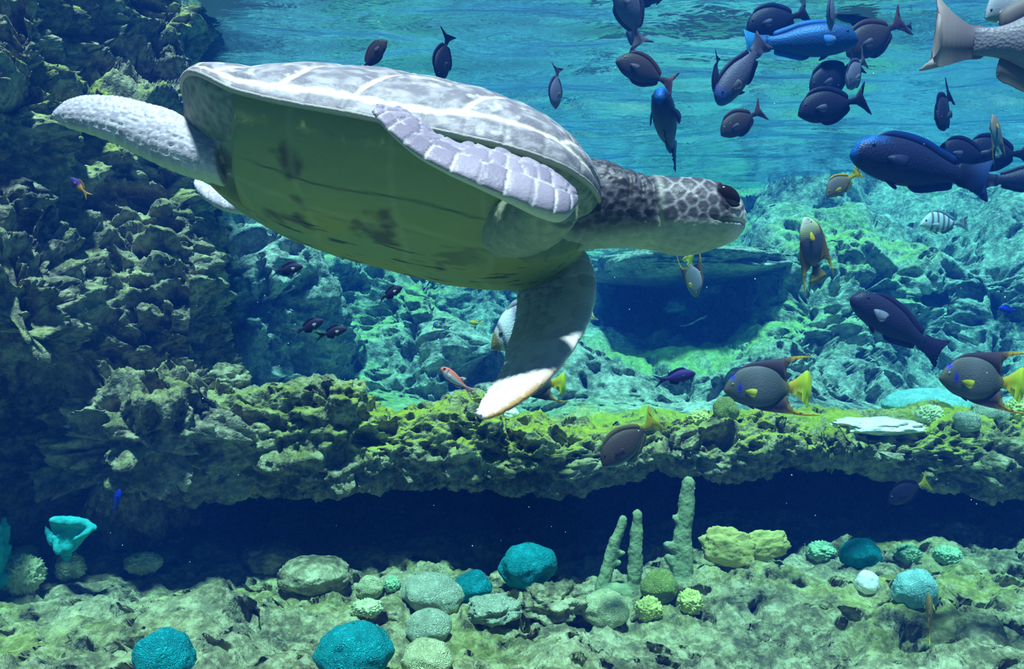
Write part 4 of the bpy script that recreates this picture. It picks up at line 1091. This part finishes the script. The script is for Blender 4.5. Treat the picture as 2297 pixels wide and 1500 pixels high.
def c_soldier(x, z):
    b = lerp(np.tile(rgb(.95, .20, .13), (len(x), 1)), np.tile(rgb(.74, .62, .70), (len(x), 1)), sstep(.55, -.05, z) * sstep(.08, .2, x))
    b = lerp(b, np.tile(rgb(.85, .3, .28), (len(x), 1)), sstep(.75, .95, x))
    return lerp(b, np.tile(rgb(.03, .01, .02), (len(x), 1)), np.exp(-((x - .24 + .02 * z) / .012) ** 2) * sstep(-.55, -.3, z) * sstep(.95, .6, z))
def c_bandit(x, z):
    b = np.tile(rgb(.80, .80, .86), (len(x), 1))
    b = lerp(b, np.tile(rgb(.26, .18, .06), (len(x), 1)), sstep(.13, .08, x)); b = lerp(b, np.tile(rgb(.10, .08, .10), (len(x), 1)), np.exp(-((x - .15) / .025) ** 2))
    return lerp(b, np.tile(rgb(.24, .22, .30), (len(x), 1)), np.exp(-((x - .34 - .06 * z) / .06) ** 2) * sstep(-.1, .4, z) + 0.9 * sstep(.5, .6, x) * sstep(.2, .6, z))
def c_ytail(x, z):
    b = np.tile(rgb(.085, .052, .042), (len(x), 1))
    return lerp(b, np.tile(rgb(.10, .26, .27), (len(x), 1)), sstep(-.62, -.8, z + .12 * np.sin(x * 3)))
def c_ham(x, z): return lerp(pick(x, z, (0, rgb(.22, .18, .12)), (.4, rgb(.16, .13, .15)), (.8, rgb(.20, .16, .10)), (1, rgb(.55, .42, .03))), np.tile(rgb(.3, .24, .12), (len(x), 1)), sstep(-.2, -.9, z))
def c_goat(x, z): return lerp(np.tile(rgb(.30, .19, .07), (len(x), 1)), np.tile(rgb(.62, .46, .08), (len(x), 1)), np.clip(np.exp(-((z - .92) / .12) ** 2) + 0.5 * sstep(.3, .9, np.sin(z * 22)), 0, 1))
def c_pink(x, z): return np.tile(rgb(.26, .215, .27), (len(x), 1))
def c_pale(x, z): return lerp(np.tile(rgb(.42, .40, .48), (len(x), 1)), np.tile(rgb(.35, .38, .22), (len(x), 1)), sstep(.0, -.8, z))
def c_tealangel(x, z): return pick(x, z, (0, rgb(.45, .22, .2)), (.35, rgb(.35, .3, .28)), (.6, rgb(.14, .24, .30)), (1, rgb(.10, .30, .34)))

Yl, Bl, Dk = rgb(.92, .72, .02), rgb(.02, .06, .5), DARK
SPECIES = {  # shape, body colour, dorsal/anal colour, tail colour, pectoral colour, eye ring
    'surgeonfish': ('surgeon', c_dark, (DARK * .8, rgb(.02, .02, .09)), (DARK, DARK * 1.2), (rgb(.10, .10, .18),) * 2, rgb(.05, .05, .05)),
    'brown_surgeonfish': ('surgeon', c_brown, (rgb(.06, .03, .05), rgb(.16, .06, .05)), (rgb(.12, .05, .05), rgb(.22, .08, .08)), (rgb(.16, .12, .16),) * 2, rgb(.5, .4, .1)),
    'grey_surgeonfish': ('surgeon', c_greyl, (rgb(.12, .1, .2), rgb(.10, .08, .2)), (rgb(.2, .17, .24), rgb(.24, .18, .26)), (rgb(.3, .27, .4),) * 2, rgb(.05, .05, .05)),
    'midnight_parrotfish': ('parrot', c_midnight, (rgb(.012, .016, .06), rgb(.01, .05, .28)), (rgb(.016, .018, .06), rgb(.03, .07, .25)), (rgb(.02, .03, .1),) * 2, rgb(.02, .02, .03)),
    'blue_parrotfish': ('parrot', c_bluep, (rgb(.03, .06, .25), rgb(.01, .25, .9)), (rgb(.02, .12, .5), rgb(.03, .35, .8)), (rgb(.25, .35, .7), rgb(.05, .3, .9)), rgb(.02, .02, .03)),
    'grey_parrotfish': ('parrot', c_greyp, (rgb(.02, .02, .07), rgb(.02, .02, .08)), (rgb(.16, .14, .24), rgb(.13, .11, .2)), (rgb(.22, .18, .25),) * 2, rgb(.02, .02, .03)),
    'dark_parrotfish': ('parrot', c_darkp, (rgb(.03, .02, .06), rgb(.05, .03, .1)), (rgb(.035, .025, .07), rgb(.03, .02, .06)), (rgb(.35, .33, .45),) * 2, rgb(.02, .02, .03)),
    'angelfish': ('angel', c_angel, (rgb(.12, .07, .10), rgb(.85, .50, .03)), (rgb(.85, .60, .02), rgb(.75, .80, .02)), (rgb(.55, .50, .02), rgb(.85, .80, .05)), rgb(.5, .4, .1)),
    'pale_angelfish': ('angel', c_angelpale, (rgb(.3, .18, .08), rgb(.95, .7, .03)), (rgb(.08, .08, .10), rgb(.3, .26, .08)), (Yl, Yl), rgb(.5, .4, .1)),
    'grey_angelfish': ('angel', lambda x, z: lerp(c_tealangel(x, z) * 0 + rgb(.22, .22, .26), np.tile(rgb(.2, .24, .14), (len(x), 1)), sstep(.2, -.8, z)), (rgb(.25, .15, .08), rgb(.7, .5, .05)), (rgb(.5, .6, .08), rgb(.8, .8, .05)), (Yl, Yl), rgb(.5, .4, .1)),
    'teal_angelfish': ('angel', c_tealangel, (rgb(.3, .25, .2), rgb(.6, .42, .05)), (rgb(.15, .3, .3), rgb(.2, .35, .35)), (rgb(.8, .55, .04),) * 2, rgb(.2, .2, .1)),
    'dark_chromis': ('chromis', c_chromis, (rgb(.02, .012, .04), rgb(.02, .012, .04)), (rgb(.02, .015, .04), rgb(.10, .12, .2)), (rgb(.5, .5, .55),) * 2, rgb(.02, .02, .03)),
    'violet_chromis': ('chromis', c_violet, (rgb(.04, .02, .14), rgb(.02, .012, .08)), (rgb(.03, .02, .12), rgb(.02, .02, .08)), (rgb(.05, .03, .15),) * 2, rgb(.02, .02, .03)),
    'blue_chromis': ('chromis', c_blue, (Bl, Bl), (Bl, rgb(.02, .04, .3)), (Bl, Bl), rgb(.02, .02, .03)),
    'gramma': ('chromis', c_gramma, (rgb(.10, .03, .28), rgb(.8, .3, .02)), (rgb(.9, .4, .01), rgb(.9, .5, .02)), (rgb(.3, .15, .1),) * 2, rgb(.02, .02, .03)),
    'small_yellow_fish': ('chromis', c_yellow, (rgb(.6, .6, .1), Yl), (Yl, Yl), (Yl, Yl), rgb(.02, .02, .03)),
    'blue_yellow_fish': ('chromis', c_bluey, (Bl, Bl), (Yl, Yl), (Yl, Yl), rgb(.02, .02, .03)),
    'sergeant_fish': ('deep', c_sergeant, (rgb(.3, .4, .5), rgb(.25, .35, .5)), (rgb(.4, .5, .6), rgb(.45, .55, .65)), (rgb(.5, .6, .7),) * 2, rgb(.1, .1, .1)),
    'soldierfish': ('soldier', c_soldier, (rgb(.8, .25, .22), rgb(.9, .6, .6)), (rgb(.7, .25, .25), rgb(.8, .5, .5)), (rgb(.8, .6, .65),) * 2, rgb(.5, .05, .05)),
    'banded_fish': ('deep', c_bandit, (rgb(.5, .5, .55), rgb(.5, .5, .5)), (rgb(.9, .85, .7), rgb(.95, .9, .7)), (rgb(.8, .8, .85),) * 2, rgb(.1, .08, .05)),
    'yellowtail_surgeonfish': ('surgeon', c_ytail, (rgb(.20, .14, .07), rgb(.26, .18, .08)), (rgb(.55, .42, .02), rgb(.80, .66, .03)), (rgb(.08, .05, .06),) * 2, rgb(.02, .02, .03)),
    'dark_yellowtail_fish': ('surgeon', lambda x, z: np.tile(rgb(.03, .018, .05), (len(x), 1)), (rgb(.02, .015, .04), rgb(.02, .015, .04)), (Yl, Yl), (rgb(.03, .02, .05),) * 2, rgb(.02, .02, .03)),
    'yellow_finned_fish': ('deep', c_ham, (rgb(.2, .16, .12), rgb(.85, .6, .02)), (Yl, Yl), (rgb(.7, .5, .05),) * 2, rgb(.3, .25, .1)),
    'striped_fish': ('chromis', c_goat, (rgb(.6, .45, .08), rgb(.7, .5, .06)), (Yl, Yl), (rgb(.75, .7, .1),) * 2, rgb(.1, .08, .02)),
    'pink_snapper': ('snapper', c_pink, (rgb(.26, .21, .24), rgb(.36, .28, .28)), (rgb(.26, .20, .25), rgb(.62, .48, .48)), (rgb(.5, .42, .5),) * 2, rgb(.1, .08, .05)),
    'pale_fish': ('deep', c_pale, (rgb(.45, .42, .48), rgb(.5, .45, .5)), (rgb(.5, .48, .5),) * 2, (rgb(.8, .8, .85),) * 2, rgb(.1, .08, .05)),
}

def thin_fin(name, outline, thick, cols, warp=0.0):
    """solid thin blade from an outline of (x, z), coloured from root to rim"""
    o = np.array(outline, float); n = len(o)
    # densify the outline
    m = 4 * n
    t = np.linspace(0, n, m, endpoint=False); i = t.astype(int); fr = (t - i)[:, None]
    e = np.concatenate([o[-1:], o, o[:2]])
    o = 0.5 * (2 * e[i + 1] + (e[i + 2] - e[i]) * fr + (2 * e[i] - 5 * e[i + 1] + 4 * e[i + 2] - e[i + 3]) * fr ** 2 + (3 * e[i + 1] - e[i] - 3 * e[i + 2] + e[i + 3]) * fr ** 3)
    bm = bmesh.new()
    vs = [bm.verts.new((0.5 - a, 0.0, b)) for a, b in o]
    fc = bm.faces.new(vs)
    bmesh.ops.triangulate(bm, faces=[fc])
    bmesh.ops.subdivide_edges(bm, edges=[e for e in bm.edges if e.calc_length() > 0.09], cuts=1)
    bmesh.ops.triangulate(bm, faces=bm.faces[:])
    bmesh.ops.solidify(bm, geom=bm.faces[:], thickness=thick)
    me = bpy.data.meshes.new(name); 
    for v in bm.verts: v.co.y += thick / 2 + warp * math.sin(9 * v.co.x)
    bm.to_mesh(me); bm.free()
    return me

def paint(me, fn):
    n = len(me.vertices); co = np.empty(n * 3, np.float32); me.vertices.foreach_get('co', co); co = co.reshape(-1, 3)
    c = fn(0.5 - co[:, 0], co[:, 2]).astype(np.float32)
    a = me.attributes.new('Col', 'FLOAT_COLOR', 'POINT'); a.data.foreach_set('color', np.concatenate([c, np.ones((n, 1), np.float32)], 1).ravel())
    me.polygons.foreach_set('use_smooth', np.ones(len(me.polygons), bool))
    return me

_parts = {}
def species_parts(sp):
    if sp in _parts: return _parts[sp]
    shp, cbody, cfin, ctail, cpec, ceye = SPECIES[sp]; S = SHAPES[shp]
    pr = np.array(S['prof']); parts = []
    m, n = 44, 28
    t = np.linspace(0, 1, 200); dense = catmull(pr, 200)
    x = np.linspace(0, 1, m) ** 1.15
    top = np.interp(x, dense[:, 0], dense[:, 1]); bot = np.interp(x, dense[:, 0], dense[:, 2]); hw = np.interp(x, dense[:, 0], dense[:, 3])
    a = np.linspace(0, 2 * math.pi, n, endpoint=False)
    zc, hh = 0.5 * (top + bot), 0.5 * (top - bot)
    cy = np.sign(np.cos(a)) * np.abs(np.cos(a)) ** 1.15
    g = np.stack([np.repeat(0.5 - x[:, None], n, 1), hw[:, None] * cy[None], zc[:, None] + hh[:, None] * np.sin(a)[None]], -1)
    v = np.concatenate([g.reshape(-1, 3), [[0.5, 0, zc[0]]], [[-0.5, 0, zc[-1]]]])
    f = [tuple(r[::-1]) for r in grid_faces(m, n, False, True)]
    k = m * n
    f += [((j + 1) % n, j, k) for j in range(n)] + [((m - 1) * n + j, (m - 1) * n + (j + 1) % n, k + 1) for j in range(n)]
    zn = np.concatenate([np.tile(np.sin(a), m), [0, 0]]); xx = 0.5 - v[:, 0]
    parts.append(('body', mesh_np(sp + '_body', v, f, True, {'Col': cbody(xx, zn)}), FISH, None, None))
    T = lambda q: float(np.interp(q, dense[:, 0], dense[:, 1])); Bo = lambda q: float(np.interp(q, dense[:, 0], dense[:, 2]))
    me = thin_fin(sp + '_tail', S['tail'], .012, ctail)
    parts.append(('tail_fin', paint(me, lambda X, Z: lerp(np.tile(ctail[0], (len(X), 1)), np.tile(ctail[1], (len(X), 1)), sstep(1.0, 1.22, X))), FIN, None, None))
    def edge(spec, side):
        x0, x1, h = spec; q = np.linspace(x0, x1, 9); E = T if side > 0 else Bo
        prof = h * np.array([.15, .75, .9, .95, 1, 1, 1, 1.05, .75])
        out = [(a + 0.02, E(a) + side * b) for a, b in zip(q, prof)]
        inn = [(a, E(a) - side * .03) for a in q[::-1]]
        return out + inn
    for nm, side in (('dorsal_fin', 1), ('anal_fin', -1)):
        poly = S.get('dpoly' if side > 0 else 'apoly'); spec = S.get('dorsal' if side > 0 else 'anal')
        if poly is None: poly = edge(spec, side)
        me = thin_fin(sp + '_' + nm, poly, .012, cfin)
        ang = shp == 'angel'
        parts.append((nm, paint(me, lambda X, Z: lerp(np.tile(cfin[0], (len(X), 1)), np.tile(cfin[1], (len(X), 1)),
                      sstep(.85, 1.15, X) if ang else sstep(.0, .06, np.maximum(Z - np.interp(X, dense[:, 0], dense[:, 1]), np.interp(X, dense[:, 0], dense[:, 2]) - Z)))), FIN, None, None))
    px_, pz, pl = S['pect']
    hwp = float(np.interp(px_, dense[:, 0], dense[:, 3]))
    for sd in (-1, 1):
        o = [(px_, pz + .02), (px_ + pl * .55, pz + .045), (px_ + pl, pz + .03), (px_ + pl * .9, pz - .05), (px_ + pl * .6, pz - .075), (px_, pz - .015)]
        me = thin_fin(sp + '_pectoral', o, .008, cpec)
        co = np.array([vv.co[:] for vv in me.vertices])
        dx = (0.5 - co[:, 0]) - px_
        co[:, 1] = sd * (hwp * 0.92 + 0.008 + 0.25 * np.clip(dx, 0, 1)) + co[:, 1]
        me.vertices.foreach_set('co', co.astype(np.float32).ravel())
        parts.append(('pectoral_fin', paint(me, lambda X, Z: lerp(np.tile(cpec[0], (len(X), 1)), np.tile(cpec[1], (len(X), 1)), sstep(px_, px_ + pl, X))), FIN, None, None))
    qx, qz, ql = S['pelvic']
    o = [(qx - .03, qz + .03), (qx + .06, qz + .03), (qx + ql, qz - ql * .45), (qx + ql * .55, qz - ql * .35)]
    me = thin_fin(sp + '_pelvic', o, .012, cfin)
    parts.append(('pelvic_fin', paint(me, lambda X, Z: np.tile(cfin[0], (len(X), 1)) * (X * 0 + 1)[:, None]), FIN, None, None))
    ex, ez, er = S['eye']
    hz = 0.5 * (T(ex) - Bo(ex)); zz = (ez - 0.5 * (T(ex) + Bo(ex))) / hz
    yw = float(np.interp(ex, dense[:, 0], dense[:, 3])) * math.sqrt(max(0, 1 - zz * zz)) ** 1.15
    vb, fb = ball(10, 14)
    dd = np.hypot(vb[:, 0], vb[:, 2])
    ec = lerp(np.tile(rgb(.005, .005, .008), (len(vb), 1)), np.tile(ceye, (len(vb), 1)), sstep(.45, .6, dd))
    eme = mesh_np(sp + '_eye', vb * np.array([er, er * .55, er]), fb, True, {'Col': ec})
    for sd in (-1, 1):
        parts.append(('eye', eme, EYE, (0.5 - ex, sd * yw * .97, ez), None))
    for nm, me, mat, loc, _ in parts:
        if not me.materials: me.materials.append(mat)
    _parts[sp] = parts
    return parts

TL = {k: max(p[0] for p in v['tail']) for k, v in SHAPES.items()}
def fish(sp, px, py, ln, head, tilt, yaw, Y, label, group=None, roll=0.0, name=None):
    """fish whose outline is centred on px, py and ln pixels long at depth Y; head 'L' or 'R'; tilt nose-up; yaw nose towards the viewer"""
    shp = SPECIES[sp][0]; tl = TL[shp]
    ct, st_, cw = math.cos(math.radians(tilt)), math.sin(math.radians(tilt)), math.cos(math.radians(yaw))
    size = ln / F * Y / tl / max(0.35, math.sqrt(st_ * st_ + ct * ct * cw * cw))
    base = -math.radians(yaw) if head == 'R' else math.pi + math.radians(yaw)
    M = Matrix.Rotation(base, 4, 'Z') @ Matrix.Rotation(-math.radians(tilt), 4, 'Y') @ Matrix.Rotation(math.radians(roll), 4, 'X')
    root = add(name or sp, None, label=label, cat='fish', group=group)
    off = M @ Vector((0.5 * (tl - 1.0) * size, 0, 0))
    root.matrix_world = Matrix.Translation(PV(px, py, Y) + off) @ M @ Matrix.Scale(size, 4)
    root.empty_display_size = 0.3
    for nm, me, mat, loc, _ in species_parts(sp):
        add(nm, me, mat, root, loc=loc)
    return root

# --- the school under the surface
fish('brown_surgeonfish', 1449, 163, 146, 'L', 20, 12, 3.3, 'dark brown surgeonfish with rusty tail swimming nose up over the facing parrotfish')
fish('brown_surgeonfish', 1664, 272, 122, 'L', -30, 15, 3.5, 'small brown surgeonfish diving just below the grey parrotfish')
fish('surgeonfish', 1745, 45, 158, 'L', -16, 8, 4.0, 'dark surgeonfish behind and above the bright blue parrotfish')
fish('brown_surgeonfish', 1964, 82, 172, 'L', -30, 12, 3.9, 'large brown surgeonfish at the nose of the bright blue parrotfish')
fish('surgeonfish', 1872, 170, 150, 'L', -32, 15, 3.7, 'purple surgeonfish half hidden behind the lavender one')
fish('grey_surgeonfish', 1920, 160, 112, 'L', -42, 45, 3.4, 'pale lavender surgeonfish with tail towards the brown one')
fish('surgeonfish', 1868, 236, 172, 'L', -13, 8, 3.1, 'dark surgeonfish with a pale tail spine under the lavender one')
fish('surgeonfish', 2118, 243, 132, 'L', -40, 52, 3.1, 'dark surgeonfish turning away below the faded blue parrotfish', roll=10)
fish('surgeonfish', 995, 126, 118, 'L', -76, 50, 2.9, 'slim dark fish standing on its nose behind the shell')
fish('grey_surgeonfish', 1247, 195, 100, 'L', -84, 48, 3.3, 'slim grey fish hanging nose down in front of the surface')
fish('brown_surgeonfish', 836, 126, 92, 'R', 42, 25, 2.8, 'pinkish brown fish peeking over the top of the shell')
fish('surgeonfish', 2168, 346, 150, 'L', 2, 10, 3.2, 'dark fish right behind the back fin of the largest parrotfish')
fish('surgeonfish', 2236, 344, 170, 'L', 0, 6, 3.4, 'dark fish carrying its tail past the teal angelfish')
fish('dark_parrotfish', 2290, 402, 170, 'R', 0, 10, 3.3, 'dark blue fish at the tail of the largest parrotfish')
fish('surgeonfish', 1948, 14, 210, 'L', 0, 10, 4.2, 'large dark fish crossing above the brown surgeonfish')
fish('grey_surgeonfish', 1864, 12, 120, 'L', -78, 62, 3.3, 'grey fish seen head down above the bright blue parrotfish')
fish('grey_surgeonfish', 1413, 32, 148, 'L', 62, 35, 3.1, 'pale grey fish rising steeply above the brown surgeonfish', roll=-20)
fish('midnight_parrotfish', 1448, -4, 120, 'R', 12, 20, 3.9, 'dark blue fish behind the rising grey fish')
fish('grey_surgeonfish', 1417, 84, 76, 'L', 76, 45, 3.6, 'small grey-blue fish between the rising fish and the brown surgeonfish')
fish('surgeonfish', 1606, 166, 96, 'L', -76, 60, 3.3, 'slim dark fish pressed close behind the grey parrotfish')
fish('midnight_parrotfish', 2066, 374, 345, 'L', 9, 10, 2.6, 'largest navy parrotfish with a bright blue forehead')
fish('grey_parrotfish', 1662, 160, 195, 'L', -52, 18, 2.9, 'grey-blue parrotfish diving with its broad tail raised')
fish('blue_parrotfish', 1796, 93, 248, 'R', 1, 6, 3.7, 'bright blue parrotfish with cyan fin edges')
fish('midnight_parrotfish', 1497, 286, 112, 'L', 14, 72, 2.9, 'blue parrotfish facing out of the tank with its tail hanging down')
fish('blue_parrotfish', 2112, 126, 165, 'L', -8, 20, 5.2, 'faded blue parrotfish far behind the pink snapper tail')
fish('dark_parrotfish', 2012, 730, 250, 'L', 31, 6, 2.9, 'dark violet parrotfish with a pale side fin over the back reef')
fish('pink_snapper', 2362, 92, 540, 'R', -4, 10, 1.9, 'big pinkish grey fish showing its pale forked tail')
fish('pale_fish', 2262, 15, 150, 'L', -22, 20, 2.4, 'pale fish with a dark eye behind the big pinkish grey fish')
# --- angelfish
fish('angelfish', 1722, 868, 200, 'L', 2, 4, 2.45, 'purple-grey angelfish with yellow tail above the ledge corals')
fish('angelfish', 2203, 852, 205, 'L', 8, 6, 2.25, 'dark angelfish with yellow tail in front of the turquoise dome')
fish('pale_angelfish', 1822, 560, 150, 'L', 68, 46, 2.5, 'white-faced angelfish with yellow fins tilted nose up', roll=-15)
fish('grey_angelfish', 1553, 618, 96, 'R', -72, 55, 3.2, 'grey angelfish with yellow side fins seen from behind below the turtle chin')
fish('teal_angelfish', 2234, 305, 96, 'L', 74, 38, 2.9, 'teal oval angelfish with one yellow fin before the dark fish')
fish('angelfish', 1206, 858, 128, 'L', 4, 10, 2.9, 'angelfish almost hidden behind the hanging flipper')
# --- single fish
fish('yellow_finned_fish', 1891, 410, 106, 'L', -34, 12, 2.9, 'grey-brown fish with yellow fins under the largest parrotfish')
fish('yellowtail_surgeonfish', 1412, 988, 166, 'L', -38, 8, 2.4, 'brown surgeonfish with yellow tail in front of the ledge')
fish('dark_yellowtail_fish', 2038, 1100, 110, 'L', -22, 10, 2.95, 'dark fish with bright yellow tail in the shade of the ledge')
fish('sergeant_fish', 2118, 500, 116, 'L', 0, 6, 3.6, 'white fish with black bars over the back reef')
fish('soldierfish', 1028, 855, 98, 'L', 38, 8, 2.5, 'red and white soldierfish with a black gill bar')
fish('banded_fish', 1216, 722, 252, 'L', -20, 20, 2.75, 'white fish with brown face bands behind the hanging flipper')
GC = 'dark chromis below the turtle belly'
fish('dark_chromis', 643, 604, 78, 'R', 9, 8, 2.5, 'dark chromis swimming alone before the pale rock buttress')
fish('dark_chromis', 874, 659, 68, 'R', 27, 15, 2.5, 'dark chromis closest below the turtle belly')
fish('dark_chromis', 691, 733, 80, 'R', 22, 8, 2.4, 'rear one of the paired dark chromis, with raised back fin')
fish('dark_chromis', 742, 746, 76, 'R', 14, 8, 2.4, 'leading one of the paired dark chromis')
fish('violet_chromis', 1513, 846, 94, 'R', 12, 8, 2.6, 'violet chromis between the flipper and the angelfish')
fish('gramma', 180, 420, 58, 'L', 48, 12, 2.45, 'small violet fish with orange tail by the dark wall')
fish('blue_chromis', 262, 1122, 56, 'R', 70, 20, 2.5, 'thin blue fish above the turquoise fan coral')
fish('blue_chromis', 2262, 695, 52, 'L', 8, 10, 3.4, 'small bright blue fish past the dark violet parrotfish')
fish('small_yellow_fish', 1068, 724, 34, 'L', 6, 8, 3.2, 'tiny yellow fish near the banded fish')
fish('blue_yellow_fish', 975, 730, 26, 'R', 50, 10, 3.2, 'tiny blue and yellow fish below the belly')
fish('striped_fish', 2085, 1384, 118, 'L', 76, 58, 2.3, 'brown and yellow striped fish seen from behind over the rock bed')

# ------------------------------------------------------------------ specks drifting in the water
def specks():
    r = np.random.RandomState(99); V, Fs = [], []
    for k in range(140):
        Y = r.uniform(1.3, 3.0); c = P(r.uniform(40, 2260), r.uniform(40, 1460), Y)
        if c[2] < 0.25 or c[0] < -1.2: continue
        s = r.uniform(0.0007, 0.0016) * (0.6 + 0.3 * Y)
        o = np.array([(1, 0, 0), (-1, 0, 0), (0, 1, 0), (0, -1, 0), (0, 0, 1), (0, 0, -1)], float) * s * r.uniform(0.6, 1.5, 3) + c
        b = sum(len(a) for a in V); V.append(o)
        Fs += [(b + i, b + j, b + k2) for i, j, k2 in ((0, 2, 4), (2, 1, 4), (1, 3, 4), (3, 0, 4), (2, 0, 5), (1, 2, 5), (3, 1, 5), (0, 3, 5))]
    w = N('drifting_specks')
    add('drifting_specks', mesh_np('drifting_specks', np.concatenate(V), Fs), w.principled((0.85, 0.9, 0.9), 0.7), kind='stuff',
        label='tiny white specks drifting in the water', cat='specks')
specks()
